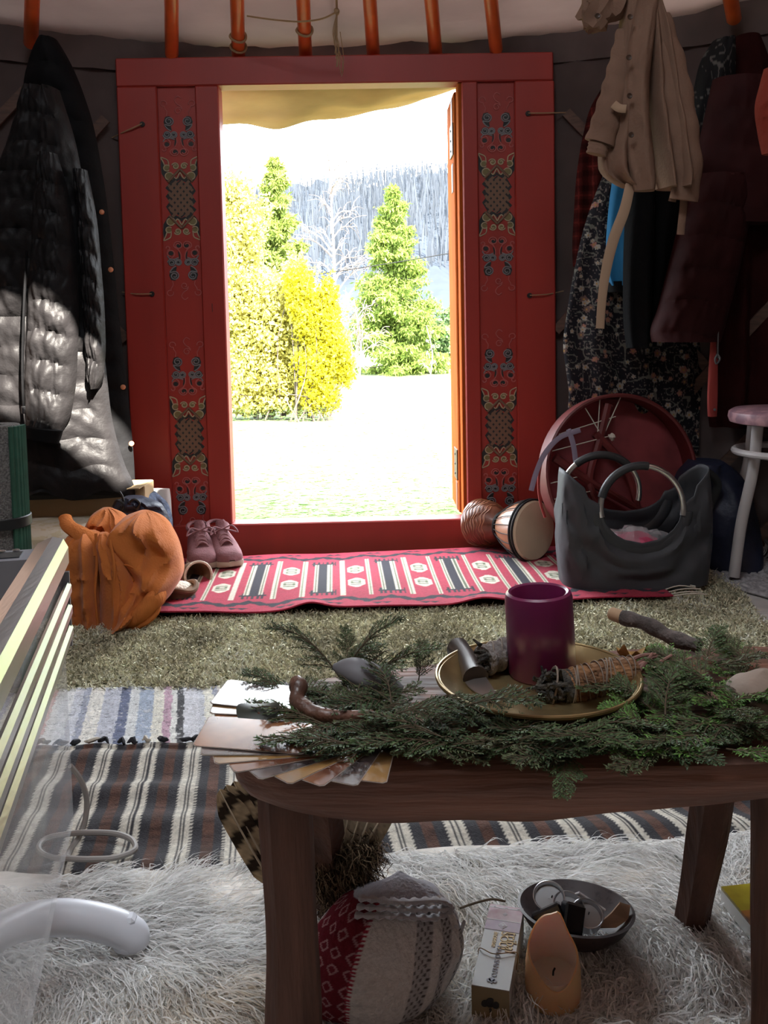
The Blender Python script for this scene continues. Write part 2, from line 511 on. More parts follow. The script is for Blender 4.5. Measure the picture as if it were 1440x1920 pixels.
bpy.data.objects['crown_sky_portal'].data.size = 1.24; bpy.data.objects['crown_sky_portal'].data.size_y = .72

# ------------------------------------------------------------------ door frame
DY = 3.10
dr = struct('door_1', (-.08, DY, 0), 'wide red wooden door frame with painted scroll panels')
def board(name, x0, x1, z0, z1, y0=DY, y1=DY+.08, m=m_red, par=dr, bev=.004):
    return MB().box((x0, y0, z0), (x1, y1, z1), bev).build(name, m, par, smooth=False)
OX0, OX1, OZ0, OZ1 = -.478, .335, .113, 1.597
board('lintel', -.817, .644, OZ1, 1.690)
board('threshold', -.817, .650, -.01, OZ0)
PAN = [(-.683, -.557), (.388, .512)]
board('stile', -.817, PAN[0][0], OZ0, OZ1); board('stile', PAN[0][1], OX0, OZ0, OZ1)
board('stile', OX1, PAN[1][0], OZ0, OZ1); board('stile', PAN[1][1], .647, OZ0, OZ1)
panels = [board('panel', x0-.004, x1+.004, OZ0-.01, OZ1+.005, DY+.014, DY+.05, bev=0) for x0, x1 in PAN]
# the leaf stands open outwards: its edge and face show along the right jamb
leaf = board('door_leaf', OX1-.020, OX1+.022, OZ0+.004, OZ1-.012, DY+.085, DY+.34, m_jamb, dr)
rb = board('jamb_lining', OX1-.012, OX1+.002, OZ0, OZ1, DY+.012, DY+.09, m_jamb, dr, .002)
for zc in (1.43, .285):
    h = MB().box((OX1-.0245, DY+.10, zc-.055), (OX1-.0195, DY+.20, zc+.055), .001).build('hinge', m_metal, leaf, smooth=False)
    for dz in (-.035, 0, .035):
        MB().lathe([(.004, 0), (.005, .001), (.003, .003)], 8, Matrix.Translation((OX1-.0245, DY+.15, zc+dz)) @ Matrix.Rotation(R(-90), 4, 'Y')).build('screw', m_bolt, h)
for zc, hh in ((1.53, .045), (1.30, .05), (.17, .05)):
    MB().box((OX1-.0225, DY+.12, zc-hh), (OX1-.0195, DY+.17, zc+hh), .001).build('mortise_plug', mat('plug_wood', (.17, .032, .007), .6), leaf, smooth=False)
# bolts with cords that run from the frame to the wall
for px_, py_, x2, y2 in ((267, 233, 205, 255), (990, 213, 1075, 207), (285, 551, 225, 547), (993, 554, 1060, 545)):
    p = at(px_, py_, Y=DY-.002)
    bo = MB().lathe([(.0085, .004), (.009, 0), (.006, -.007), (.002, -.009)], 12, Matrix.Translation(p) @ Matrix.Rotation(R(-90), 4, 'X') @ Matrix.Scale(-1, 4, (0, 0, 1))).build('bolt', m_bolt, dr)
    q = at(x2, y2, Y=DY-.004); mid = (p+q)/2 + np.array([0, -.004, -.004])
    MB().tube(smooth_path([p+np.array([0, -.006, 0]), mid, q + np.array([0, .03, 0])], 10), .0022, 6).build('tie_cord', m_cord, bo)
MB().box(at(398, 577, Y=DY-.003)-np.array([.001, 0, .014]), at(398, 577, Y=DY)+np.array([.001, .004, .014])).build('nail', m_bolt, dr, smooth=False)

# painted scroll ornament: every stroke its own raised line of paint
p_pink = mat('pink_paint', (.40, .10, .09), .6); p_grey = mat('grey_paint', (.19, .19, .20), .6); p_cream = mat('cream_paint', (.38, .32, .20), .6)
p_dark = mat('black_paint', (.012, .014, .014), .6); p_green = mat('dark_green_paint', (.02, .05, .035), .6); p_knot = mat('brown_paint', (.15, .085, .05), .6)
p_olive = mat('olive_paint', (.16, .13, .05), .6)
U_ = 1/549.0
def spiral(cx_, cy_, r0, r1, a0, turns, n=26):
    return [(cx_ + (r0+(r1-r0)*t)*math.cos(R(a0)+2*PI*turns*t), cy_ + (r0+(r1-r0)*t)*math.sin(R(a0)+2*PI*turns*t)) for t in np.linspace(0, 1, n)]
def circ(cx_, cy_, r_): return spiral(cx_, cy_, r_, r_, 0, 1, 22)
STROKES = []
def st(kind, pts, m, w=1.25, both=True, lvl=1): STROKES.append((kind, pts, m, w, both, lvl))
# filled shapes (flat dabs of paint), outer half first
st('dab', [(14, 30), (26, 36), (34, 50), (35, 66), (34, 80), (29, 70), (26, 60), (20, 50), (12, 44), (4, 40), (0, 46), (0, 38)], p_dark, lvl=0)
st('dab', circ(20, 45, 6.5), p_olive); st('dab', circ(24, 62, 5), p_olive); st('dab', circ(8, 64, 5), p_olive)
st('scroll', spiral(20, 45, 8, 7, 150, 1.0), p_cream); st('scroll', [(13, 47), (8, 40), (0, 52)], p_cream, 1.3)
st('scroll', spiral(24, 61, 6, 5.5, 220, .8), p_cream); st('scroll', spiral(8, 64, 7, 2, 20, 1.35), p_cream)
st('scroll', [(20, 66), (22, 76), (29, 80), (34, 82), (30, 72), (28, 66)], p_cream)
st('scroll', [(0, 58), (12, 45), (23, 33)], p_knot, 2.6, lvl=2)
st('dab', circ(7, 92, 4.5), p_dark, lvl=0)
st('scroll', spiral(8, 92, 3, 8.5, 200, 1.45) + [(8, 101), (4, 110), (4, 120)], p_pink)
st('dab', [(6, 104), (9, 104), (7, 118), (4, 120)], p_dark, lvl=0)
st('scroll', spiral(23, 108, 8, 5, 100, 1.0), p_pink); st('dab', circ(22, 107, 4.5), p_dark, lvl=0); st('scroll', spiral(28, 97, 4.5, 2.5, 90, .8), p_pink)
st('dab', circ(9, 126, 6.2), p_dark, lvl=0); st('scroll', spiral(9, 126, 2, 6.8, 0, 1.9), p_grey)
st('dab', circ(21, 126, 7.2), p_dark, lvl=0); st('scroll', spiral(21, 126, 2, 8, 30, 1.9), p_grey)
st('scroll', [(8, 116), (16, 119), (26, 117), (29, 112)], p_grey)
st('dab', [(12, 134), (14, 144), (10, 154), (16, 162), (24, 160), (27, 150), (22, 140), (16, 134)], p_dark, lvl=0)
st('scroll', spiral(17, 152, 2.5, 8.5, 40, 1.6) + [(25, 145), (20, 137), (14, 133)], p_grey)
st('scroll', spiral(26, 186, 6, 5, 200, -.85) + [(24, 178), (20, 170), (21, 162)], p_pink, 1.0)
STROKES.append(('scroll', spiral(1, 172, 3, 7, 90, -1.2) + [(7, 178), (-2, 186), (-5, 193), (1, 200), (7, 196)], p_pink, 1.0, False, 1))
def stroke_mesh(kind, pts, m, w, sx, sy, lvl):
    z = -(.0008 + .0007*lvl)
    P = np.array([(sx*a_*U_, 0, sy*b_*U_*.93) for a_, b_ in pts])
    if kind == 'dab':
        c = MB(); Q = P.copy(); 
        if np.linalg.norm(Q[0]-Q[-1]) < 1e-6: Q = Q[:-1]
        c.prism([(q[0], z, q[2]) for q in (Q if sx*sy > 0 else Q[::-1])], (0, .0008, 0))
        return c.mesh('painted_dab', m, False)
    S = smooth_path(P + np.array([0, z, 0]), max(14, len(pts)*2))
    c = MB(); c.tube(S, w*U_*.95, 5, flat=.4, up=(0, 1, 0)); return c.mesh('painted_scroll', m)
ORN = []
for kind, pts, m, w, both, lvl in STROKES:
    for sy in (1, -1):
        for sx in ((1, -1) if both else (1,)):
            ORN.append(('painted_dab' if kind == 'dab' else 'painted_scroll', stroke_mesh(kind, pts, m, w, sx, sy, lvl)))
# the endless knot: woven strips, each its own piece
kb = MB(); kb.prism([(a_*U_, -.0006, b_*U_) for a_, b_ in ((0, 35), (-9, 27), (-17, 33), (-28, 20), (-21, 13), (-28, 5), (-21, -5), (-28, -14), (-17, -33), (-9, -27), (0, -35), (9, -27), (17, -33), (28, -20), (21, -13), (28, -5), (21, 5), (28, 14), (17, 33), (9, 27))], (0, .0006, 0)); ORN.append(('painted_dab', kb.mesh('painted_dab', p_dark, False)))
pitch = 11.6
for dirn in (1, -1):
    for k in range(-3, 4):
        for sgi in range(-3, 4):
            cxk = (k*dirn + sgi)*pitch*.5*1.02; czk = (sgi*dirn - k)*pitch*.5*1.12 if dirn > 0 else (k - sgi*dirn)*0
            # centre of one strip segment on the diagonal lattice
            u0, v0 = k*pitch, sgi*pitch
            cxk = (u0+v0)*.5; czk = (u0-v0)*.58
            if abs(cxk) > 20 or abs(czk) > 27: continue
            over = ((k+sgi) % 2 == 0) == (dirn > 0)
            L_ = pitch*(.66 if over else .30)
            dx_, dz_ = (.65*dirn, .76)
            nx_, nz_ = (.76, -.65*dirn)
            hw = 2.55
            c0 = [(cxk+dx_*L_*a_+nx_*hw*b_, czk+dz_*L_*a_+nz_*hw*b_) for a_, b_ in ((-1, -1), (1, -1), (1, 1), (-1, 1))]
            c1 = MB(); y_ = -.0016 if over else -.0012
            c1.prism([(a_*U_, y_, b_*U_) for a_, b_ in (c0 if dirn < 0 else c0)], (0, .0006, 0))
            ORN.append(('painted_strip', c1.mesh('painted_strip', p_knot, False)))
for pn, xs in zip(panels, ((336-336, 360-336), (931-931, 937-931))):
    for i_, (pxk, pyk) in enumerate(((336, 373), (361, 818)) if pn is panels[0] else ((932, 365), (940, 802))):
        c = at(pxk, pyk, Y=DY+.0138)
        xc = (PAN[0] if pn is panels[0] else PAN[1]); c[0] = (xc[0]+xc[1])/2 + .002
        lo = c - worigin(pn)
        for nm, me in ORN: link_copy(nm, me, pn, lo)

# ------------------------------------------------------------------ outdoors
m_lawn = mat('dry_spring_grass', (.058, .080, .032), .95, c2=(.085, .095, .052), vs_=1.2, bump=.5, bs=30, spec=.1)
GZ = -.15
lw = struct('lawn')
xs, ys = np.meshgrid(np.linspace(-45, 45, 91), np.concatenate([np.linspace(3.2, 14, 60), np.linspace(14.5, 90, 60)]))
zz = GZ + .03*vnoise(xs*.8, ys*.8, 3)*np.clip((ys-3.6)/2, 0, 1) - .004*np.maximum(ys-25, 0)
np_mesh('turf', np.stack([xs, ys, zz], -1).reshape(-1, 3), grid_faces(*xs.shape), m_lawn, lw)
n = 26000; g = np.random.default_rng(5)
ry = 3.5 + 7*g.random(n)**1.8; rx = (g.random(n)-.5)*(.5+ry*.62) - .02*ry
rt = np.stack([rx, ry, np.full(n, GZ-.01)], 1); dd = np.stack([g.normal(0, .35, n), g.normal(0, .35, n), np.ones(n)], 1)
cc = np.array([.050, .105, .020])*g.uniform(.7, 1.4, (n, 1)) + g.uniform(0, .06, (n, 1))*np.array([1, .8, .3])
V, Fq, cc = strands(rt, dd, g.uniform(.03, .10, n), np.full(n, .008), .0028, 2, cc, 3)
m_grass = mat('grass_blades', attr=True, rough=.8, trans=.3, spec=.2)
tag(np_mesh('lawn_grass', V, Fq, m_grass, None, cc), 'short green and straw grass blades on the sunlit lawn outside', 'grass', kind='stuff')
# wooded hillside beyond the garden, distance haze mixed into its grey-blue colours
m_hill = mat('haze_tinted_woodland', (.024, .029, .037), 1.0, c2=(.021, .025, .031), vs_=.35, stretch=(1, 1, .25), spec=0)
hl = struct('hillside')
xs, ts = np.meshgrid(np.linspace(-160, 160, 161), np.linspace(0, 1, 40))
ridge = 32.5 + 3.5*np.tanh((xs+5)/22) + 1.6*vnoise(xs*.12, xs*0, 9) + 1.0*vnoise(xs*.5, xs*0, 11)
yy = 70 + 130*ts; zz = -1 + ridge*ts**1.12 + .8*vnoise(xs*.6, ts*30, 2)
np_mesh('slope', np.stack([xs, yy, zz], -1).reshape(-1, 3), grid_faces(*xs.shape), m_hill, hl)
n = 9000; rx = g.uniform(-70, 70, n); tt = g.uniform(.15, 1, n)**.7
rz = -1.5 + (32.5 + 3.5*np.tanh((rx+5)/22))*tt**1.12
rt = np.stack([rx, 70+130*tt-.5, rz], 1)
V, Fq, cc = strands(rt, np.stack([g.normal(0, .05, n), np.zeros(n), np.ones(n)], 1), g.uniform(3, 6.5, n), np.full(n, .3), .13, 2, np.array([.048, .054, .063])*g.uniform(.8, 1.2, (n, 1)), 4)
tag(np_mesh('hillside_woods', V, Fq, mat('haze_tinted_trees', attr=True, rough=1, spec=0, trans=.5), None, cc), 'haze-tinted grey leafless woods covering the far hillside', 'woods', kind='stuff')

def leaves(P, size, g, droop=0.0, aspect=.45):
    """flat two-triangle leaves at P"""
    n = len(P); d = g.normal(size=(n, 3)); d[:, 2] -= droop; d /= np.linalg.norm(d, axis=1)[:, None]
    s = np.cross(d, g.normal(size=(n, 3))); s /= np.linalg.norm(s, axis=1)[:, None]
    sz = size*g.uniform(.6, 1.4, (n, 1))
    V = np.stack([P, P + d*sz*.5 + s*sz*aspect*.5, P + d*sz, P + d*sz*.5 - s*sz*aspect*.5], 1).reshape(-1, 3)
    return V, np.arange(4*n).reshape(-1, 4)
m_leaf = mat('leafage', attr=True, rough=.7, trans=.35, spec=.2)
m_bark = mat('grey_bark', (.045, .033, .024), .9, var=.3, vs_=20)
m_birch = mat('pale_twigs', (.13, .095, .082), .9, var=.3, vs_=9)
def spruce(px, base_y, top_y, Yd, label, wid, seed, tint):
    g = np.random.default_rng(seed)
    b = at(px, base_y, Y=Yd); t = at(px, top_y, Y=Yd); b[2] = min(b[2], GZ+.0); H = t[2]-b[2]
    rt = thing('spruce_tree', label, 'tree', b, 'spruce trees on the lawn')
    MB().tube([b+np.array([0, 0, -.1]), b+np.array([0, 0, H*.5]), b+np.array([.02, 0, H*.97])], [H*.018, H*.011, .008], 8).build('trunk', m_bark, rt)
    Ps = []; bm_ = MB()
    nb = 150
    for k in range(nb):
        f = (k+.5)/nb; z = H*(.03+.96*f**.95); L_ = wid*(1-f)**.78*g.uniform(.75, 1.12) + .05
        a_ = g.uniform(0, 2*PI); ts = np.linspace(0, 1, 7)
        x = L_*ts; dz = L_*(-.42*ts + .34*ts**2.4) + (.35*L_*ts if f > .85 else 0)
        pts = b + np.stack([x*math.cos(a_), x*math.sin(a_), z+dz], 1)
        bm_.tube(pts, np.linspace(.012, .003, 7), 4, cap=False)
        m_ = int(130 + 380*L_/wid)
        tt = g.random(m_)**.8
        c = np.stack([np.interp(tt, ts, pts[:, j]) for j in range(3)], 1)
        sp = .16*L_*(1.15-tt*.7)+.03
        c += np.stack([g.normal(0, 1, m_)*sp*.75, g.normal(0, 1, m_)*sp*.75, -np.abs(g.normal(0, 1, m_))*sp*.8], 1)
        Ps.append(c)
    bm_.build('branches', m_bark, rt)['kind'] = 'stuff'
    P = np.concatenate(Ps)
    V, Fq = leaves(P, .10*H/4, g, .9, .30)
    cc = np.repeat(np.array(tint)*g.uniform(.55, 1.35, (len(P), 1)), 4, 0)
    tag(np_mesh('foliage', V, Fq, m_leaf, rt, cc), kind='stuff')
spruce(742, 706, 345, 18.0, 'broad green spruce standing alone on the right of the lawn', 1.05, 1, (.115, .165, .027))
spruce(528, 702, 292, 20.5, 'tall narrow spruce rising behind the yellow bush', 1.15, 2, (.13, .17, .03))
def shrub(name, label, lobes, n, size, tint, Yd, base, seed, group=None, stems=3):
    g = np.random.default_rng(seed); b = at(base[0], base[1], Y=Yd); b[2] = GZ
    rt = thing(name, label, 'shrub', b, group)
    Ps = []; tot = sum(l[2]*l[3] for l in lobes); sm = MB()
    for (px, py, rx, rz) in lobes:
        c = at(px, py, Y=Yd); k = int(n*rx*rz/tot)
        d = g.normal(size=(k, 3)); d /= np.linalg.norm(d, axis=1)[:, None]
        rad = g.random((k, 1))**.38
        w = 1 + (.34*vnoise(d[:, 0]*3+7, d[:, 2]*3+d[:, 1], seed) + .22*vnoise(d[:, 0]*8+7, d[:, 2]*8+d[:, 1]*5, seed+1))[:, None]
        Ps.append(c + d*rad*w*np.array([rx, rx*.9, rz]))
        for _ in range(stems):
            e = c + g.normal(size=3)*np.array([rx, rx, rz])*.55
            s = b + np.array([g.normal(0, .12), g.normal(0, .1), 0])
            sm.tube(smooth_path([s, (s+e)/2 + np.array([g.normal(0, .1), 0, .15]), e], 7), np.linspace(.010, .003, 7), 5)
    P = np.concatenate(Ps); P = P[P[:, 2] > GZ+.02]
    sm.build('stems', m_bark, rt)['kind'] = 'stuff'
    V, Fq = leaves(P, size, g, 0, .6)
    cc = np.repeat(np.array(tint)*g.uniform(.6, 1.5, (len(P), 1)) + g.random((len(P), 1))**6*np.array([.10, .09, .03]), 4, 0)
    tag(np_mesh('foliage', V, Fq, m_leaf, rt, cc), kind='stuff')
shrub('flowering_shrub', 'big pale yellow flowering bush left of the doorway view', [(450, 420, .28, .55), (440, 560, .40, .60), (520, 600, .45, .55), (470, 690, .50, .42), (580, 700, .40, .38), (450, 745, .45, .22), (540, 745, .42, .22), (600, 610, .25, .40), (425, 360, .14, .22), (560, 520, .18, .25)], 48000, .042, (.30, .275, .062), 9.6, (500, 775), 21)
shrub('golden_conifer', 'bright golden yellow conifer bush growing through the pale yellow bush', [(560, 545, .16, .30), (585, 600, .20, .26), (615, 570, .12, .30), (620, 650, .20, .30), (590, 690, .20, .28), (645, 690, .10, .20), (600, 745, .20, .18)], 15000, .040, (.34, .30, .008), 9.2, (590, 785), 23)
shrub('hedge_bush', 'dark green bush at the far right behind the lone spruce', [(835, 640, .8, .9), (810, 655, .6, .6)], 7000, .10, (.05, .09, .03), 20.5, (835, 702), 25)
# bare trees
def bare(px, base_y, top_y, Yd, label, seed, spread, m, nb=26, base_r=.05, cat='tree', name='bare_birch'):
    g = np.random.default_rng(seed); b = at(px, base_y, Y=Yd); b[2] = GZ; H = at(px, top_y, Y=Yd)[2]-GZ
    rt = thing(name, label, cat, b)
    MB().tube(smooth_path([b, b+np.array([.05, 0, H*.5]), b+np.array([-.05, 0, H])], 9), np.linspace(base_r, .008, 9), 7).build('trunk', m, rt)
    mb = MB()
    for k in range(nb):
        f = .12+.82*k/nb; s = b + np.array([0, 0, H*f]); a_ = g.uniform(0, 2*PI); L_ = spread*(1-f*.75)*g.uniform(.6, 1.1)
        e = s + np.array([L_*math.cos(a_), L_*math.sin(a_), L_*g.uniform(.35, .9)])
        pts = smooth_path([s, s*.45+e*.55+np.array([0, 0, .12*L_]), e + np.array([0, 0, -.12*L_])], 7)
        mb.tube(pts, np.linspace(base_r*.4, .006, 7), 4)
        for _ in range(9):
            i = g.integers(2, 7); q = pts[min(i, 6)]; d = (e-s)*.35 + g.normal(size=3)*L_*.22
            mb.tube(smooth_path([q, q+d*.5+np.array([0, 0, .03]), q+d+np.array([0, 0, -.18*L_])], 5), np.linspace(base_r*.14+.002, .004, 5), 3)
    mb.build('twigs', m, rt)['kind'] = 'stuff'
bare(628, 690, 285, 26.0, 'bare pinkish birch tree standing between the two spruces', 31, 1.6, m_birch, 30, .07)
bare(672, 705, 560, 14.5, 'leafless twiggy bush in front of the right-hand spruce', 33, .75, m_birch, 16, .022, 'shrub', 'bare_bush')
bare(806, 700, 610, 16.0, 'thin bare sapling beside the right-hand spruce', 35, .2, m_birch, 6, .014, 'tree', 'sapling')
# overhead wires
m_wire = mat('pale_wire', (.30, .30, .30), .6); m_wire2 = mat('dark_cable', (.008, .008, .008), .8, spec=.1)
for (x0, y0, x1, y1, Yd, r_, m, lab) in ((390, 337, 870, 270, 40, .012, m_wire, 'topmost thin power line crossing before the hillside'), (390, 344, 870, 277, 40, .012, m_wire, 'middle thin power line crossing before the hillside'),
        (390, 352, 870, 283, 40, .012, m_wire, 'lowest of the three power lines before the hillside'), (480, 500, 870, 440, 16, .008, m_wire2, 'dark cable running across the right-hand spruce')):
    a_, b_ = at(x0, y0, Y=Yd), at(x1, y1, Y=Yd); d = b_-a_; a_ = a_-d*2; b_ = b_+d*2
    o = MB().tube(smooth_path([a_, (a_+b_)/2+np.array([0, 0, -.3]), b_], 24), r_, 5).build('power_line', m, None, loc=a_)
    tag(o, lab, 'wire')
# tan awning flap outside, over the opening
m_awn = mat('tan_canvas', (.30, .215, .10), .9, var=.2, vs_=5, bump=.3, bs=14, trans=.28, spec=.1, stretch=(.6, 1, 2))
u, v = np.meshgrid(np.linspace(0, 1, 40), np.linspace(0, 1, 16))
top = at(385+(880-385)*u, 150+0*u, Y=3.24+0*u); bx = 385+(880-385)*u
by = np.interp(bx, [385, 440, 520, 600, 680, 740, 828, 880], [234, 238, 236, 228, 216, 202, 173, 158])
bot = at(bx, by, Y=3.55+0*u)
P = top*(1-v[..., None]) + bot*v[..., None]; P[..., 2] += -.02*np.sin(v*PI) + .006*np.sin(u*23+v*5)*v + .010*vnoise(u*7, v*4, 5)
o = MB().grid(P, thick=(0, .004, .002)).build('awning', m_awn, None, loc=(-.08, 3.24, 1.6))
tag(o, 'tan canvas awning flap sagging across the top of the doorway', 'awning')
# cord looped around two roof poles with a hanging tassel
rp = thing('hanging_cord', 'thin brown cord tied round two roof poles with a frayed tassel', 'cord', at(632, 25, Y=2.86))
pa, pb, pc = at(463, 30, Y=2.93), at(573, 44, Y=2.925), at(632, 22, Y=2.86)
MB().tube(smooth_path([pa, pa*.5+pb*.5+np.array([0, -.01, -.004]), pb+np.array([0, -.035, -.005]), pb*.4+pc*.6+np.array([0, -.01, -.008]), pc], 30), .0028, 6).build('rope', m_cord, rp)
MB().tube(smooth_path([at(633, -25, Y=2.80), at(631, 5, Y=2.84), pc], 10), .0035, 6).build('rope', m_cord, rp)
for j, (k, yy_) in enumerate(((447, 62), (447, 84), (573, 46))):
    a0, a1 = POLES[k]; d = (a1-a0)/np.linalg.norm(a1-a0); c = a0 + d*(.09 if j == 0 else .045 if j == 1 else .12)
    e1 = np.cross(d, [0, 0, 1]); e1 /= np.linalg.norm(e1); e2 = np.cross(d, e1)
    MB().tube([c + .026*(e1*math.cos(t)+e2*math.sin(t)) + d*.003*math.sin(t*2) for t in np.linspace(0, 2*PI, 25)[:-1]], .0042, 6, closed=True).build('loop', m_cord, rp)
kn = MB().blob(pc, (.009, .009, .011), 10, 8, .25, 2).build('knot', m_cord, rp)
for k in range(9):
    q = pc + np.array([random.uniform(-.010, .012), random.uniform(-.008, .008), -random.uniform(.12, .19)])
    MB().tube(smooth_path([pc, pc*.6+q*.4+np.array([random.uniform(-.012, .004), 0, -.02]), q+np.array([.002, 0, .02]), q], 10), .0013, 5).build('tassel_thread', m_cord, rp)
MB().tube(smooth_path([pc+np.array([0, 0, -.10]), pc+np.array([.004, 0, -.16]), pc+np.array([.010, 0, -.195]), pc+np.array([.016, 0, -.16]), pc+np.array([.008, 0, -.06])], 18), .0012, 5).build('tassel_thread', m_cord, rp)

# ------------------------------------------------------------------ rugs
def mixc(a, b, t): return a + (b-a)*np.clip(t, 0, 1)[..., None]
C_RED, C_NAVY, C_CRM, C_GRN = [np.array(hexc(h)) for h in ('a82c44', '211f2a', 'cfc6b4', '747f62')]
def kilim_paint(u, v, W):
    c = np.tile(C_RED, (*u.shape, 1)); P = .198
    du = (u+.03) % P - P/2; dv = v - W/2
    def put(mask, cc): c[mask] = cc
    inner = np.abs(dv) < .20
    # navy bars with combed ends and pale edges, thin pale lines, hexagons between
    put((np.abs(du) < .040) & (np.abs(np.abs(dv)-.165) < .016 + .010*np.sign(np.sin(u*PI*2/.014))), C_NAVY)
    put((np.abs(du) < .027) & (np.abs(dv) < .158), C_CRM); put((np.abs(np.abs(du)-.0205) < .0022) & (np.abs(dv) < .158), C_GRN*.6)
    put((np.abs(du) < .0135) & (np.abs(dv) < .160), C_NAVY*1.1)
    d2 = np.abs(np.abs(du)-.0585); put((d2 < .0065) & inner, C_CRM); put((d2 < .0018) & inner, C_GRN)
    e = np.abs(np.abs(du)-P/2)
    for c0 in (-.075, .075):
        w = np.abs(dv-c0); put((e < .026) & (w < .050) & (e*1.0 + np.maximum(w-.022, 0)*.85 < .028), C_CRM)
        sq = (e < .016) & (w < .026) & ((np.abs(w-.019) < .005) | (np.abs(w) < .005) | ((np.abs(e-.012) < .004) & (np.sin(dv*150) > 0)))
        put(sq, C_GRN*.8)
    # borders: zigzag and barbs
    for sg in (-1, 1):
        b = sg*dv
        zig = .235 + .016*np.abs(((u/.066) % 2)-1)*2 - .016
        put(np.abs(b-zig) < .013 + .004*np.sin(u*170), C_NAVY)
        tri = ((u+.03) % .132)-.066
        put((np.abs(tri) < .028) & (b > .268) & (b < .268 + .016*(1-np.abs(np.abs(tri)-.013)/.016)), C_NAVY)
    return c*(1 + .10*vnoise(u*90, v*350, 1) + .08*vnoise(u*9, v*9, 2))[..., None]
def rug_sheet(name, label, cat, P, cols, m, thick, group=None):
    """dense woven sheet with a wavy surface; P[ny,nx,3]"""
    ny, nx = P.shape[:2]
    V = np.concatenate([P.reshape(-1, 3), P.reshape(-1, 3)-np.array([0, 0, thick])])
    top = grid_faces(ny, nx); bot = grid_faces(ny, nx, ny*nx)[:, ::-1]
    i = np.concatenate([np.arange(nx), np.arange(1, ny)*nx+nx-1, (ny-1)*nx+np.arange(nx-2, -1, -1), np.arange(ny-2, 0, -1)*nx])
    j = np.roll(i, -1); side = np.stack([j, i, i+ny*nx, j+ny*nx], 1)
    root = thing(name, label, cat, P.reshape(-1, 3).mean(0)*np.array([1, 1, 0]), group)
    c = cols.reshape(-1, 3)
    np_mesh('weave', V, np.concatenate([top, bot, side]), m, root, np.concatenate([c, c]))
    return root
SH = .020
u, v = np.meshgrid(np.linspace(0, 1.63, 420), np.linspace(0, .60, 160))
ang = math.atan2(2.438-2.386, .811+.641)
KX, KY = -.80, 2.385
X = KX + u*math.cos(ang) - v*math.sin(ang); Yk = KY + u*math.sin(ang) + v*math.cos(ang)*.985
Yk = Yk + .010*vnoise(u*5, v*0, 4)*(1-v/.6) 
Zk = SH + .003 + .005*(1+vnoise(u*6, v*4, 5)) + .016*np.exp(-((u-.63)/.05)**2 - (v/.06)**2) + .013*np.exp(-((u-1.1)/.06)**2-(v/.05)**2)
kil = rug_sheet('kilim_runner', 'red woven kilim runner with navy bars and cream hexagons at the threshold', 'rug', np.stack([X, Yk, Zk], -1), kilim_paint(u, v, .60), ATTR_CLOTH, .004)
m_fr = mat('cream_fringe', (.55, .50, .42), .9)
for k in range(15):
    s = np.array([X[0, -1], 0, SH+.006]) + (np.array([X[-1, -1], 0, 0])-np.array([X[0, -1], 0, 0]))*0
    j = int(k*159/15*.55); s = np.array([X[j, -1], Yk[j, -1], SH+.006]); e = s + np.array([random.uniform(.06, .10), random.uniform(-.03, .012), .006])
    MB().tube(smooth_path([s, (s+e)/2+np.array([0, random.uniform(-.01, .01), .006]), e], 7), .0022, 5).build('fringe', m_fr, kil)
# green shag carpet
sh = thing('shag_carpet', 'olive green shag carpet between the runner and the rag rug', 'rug', (.1, 2.2, 0))
n = 64000; g = np.random.default_rng(11)
rx = g.uniform(-.95, 1.08, n*2); ry = g.uniform(1.925, 3.02, n*2)
edge = 1.925 + .012*(rx+.65)*0 + .006*vnoise(rx*14, rx*0, 3)
rgt = 1.06 - (2.57-np.minimum(ry, 2.57))*.18
ok = (ry > edge + .014*(rx < -2)) & (rx < rgt) & ((ry < KY+.05+ang*rx) | (rx > .78) | (ry > 2.985))
rx, ry = rx[ok][:n], ry[ok][:n]
rt = np.stack([rx, ry, np.full(len(rx), .003)], 1)
dd = np.stack([g.normal(0, .9, len(rx)), g.normal(-.2, .9, len(rx)), np.ones(len(rx))*.8], 1)
tone = (1+.30*vnoise(rx*9, ry*9, 2)+.15*vnoise(rx*30, ry*30, 5))[:, None]
cc = np.minimum(np.array(hexc('d2ccb0'))*g.uniform(.45, 1.45, (len(rx), 1))*tone, .8)
V, Fq, cc = strands(rt, dd, g.uniform(.011, .020, len(rx)), np.full(len(rx), .006), .0023, 3, cc, 8)
tag(np_mesh('pile', V, Fq, mat('shag_yarn', attr=True, rough=.95, spec=.1), sh, cc), kind='stuff')
MB().prism([(-.96, 1.93, 0), (.94, 1.93, 0), (1.05, 2.57, 0), (1.05, 3.02, 0), (-.96, 3.02, 0)], (0, 0, .005)).build('backing', mat('shag_backing', hexc('5d5f48'), .95), sh, smooth=False)
# rag rug
u, v = np.meshgrid(np.linspace(-.98, .62, 640), np.linspace(0, .335, 110))
cols_r = [('a9adba', .035), ('4d5a7d', .02), ('c3c6c6', .02), ('8f9fb5', .03), ('d3cfc0', .022), ('b58aa0', .016), ('d8d2cc', .012), ('2a2a30', .014), ('c2c4cc', .03), ('b3b7bf', .012), ('d6d0c0', .02), ('83889b', .012), ('cfcabb', .014),
          ('9fc3c4', .012), ('d0cdc4', .012), ('8e8a86', .014), ('dcd8d0', .010), ('5f6994', .006), ('e0dad2', .008), ('c48f88', .018), ('d9d6d2', .04), ('b8bcc6', .02), ('8c93a6', .014), ('d2cfc6', .03)]
tot = sum(w for _, w in cols_r); edges = np.cumsum([0]+[w for _, w in cols_r]); tabl = np.array([hexc(h) for h, _ in cols_r])
us = u + .0022*vnoise(u*3, v*110, 1) + .004*vnoise(u*2, v*6, 2)
k = np.clip(np.searchsorted(edges, (us+.98) % tot, side='right')-1, 0, len(tabl)-1)
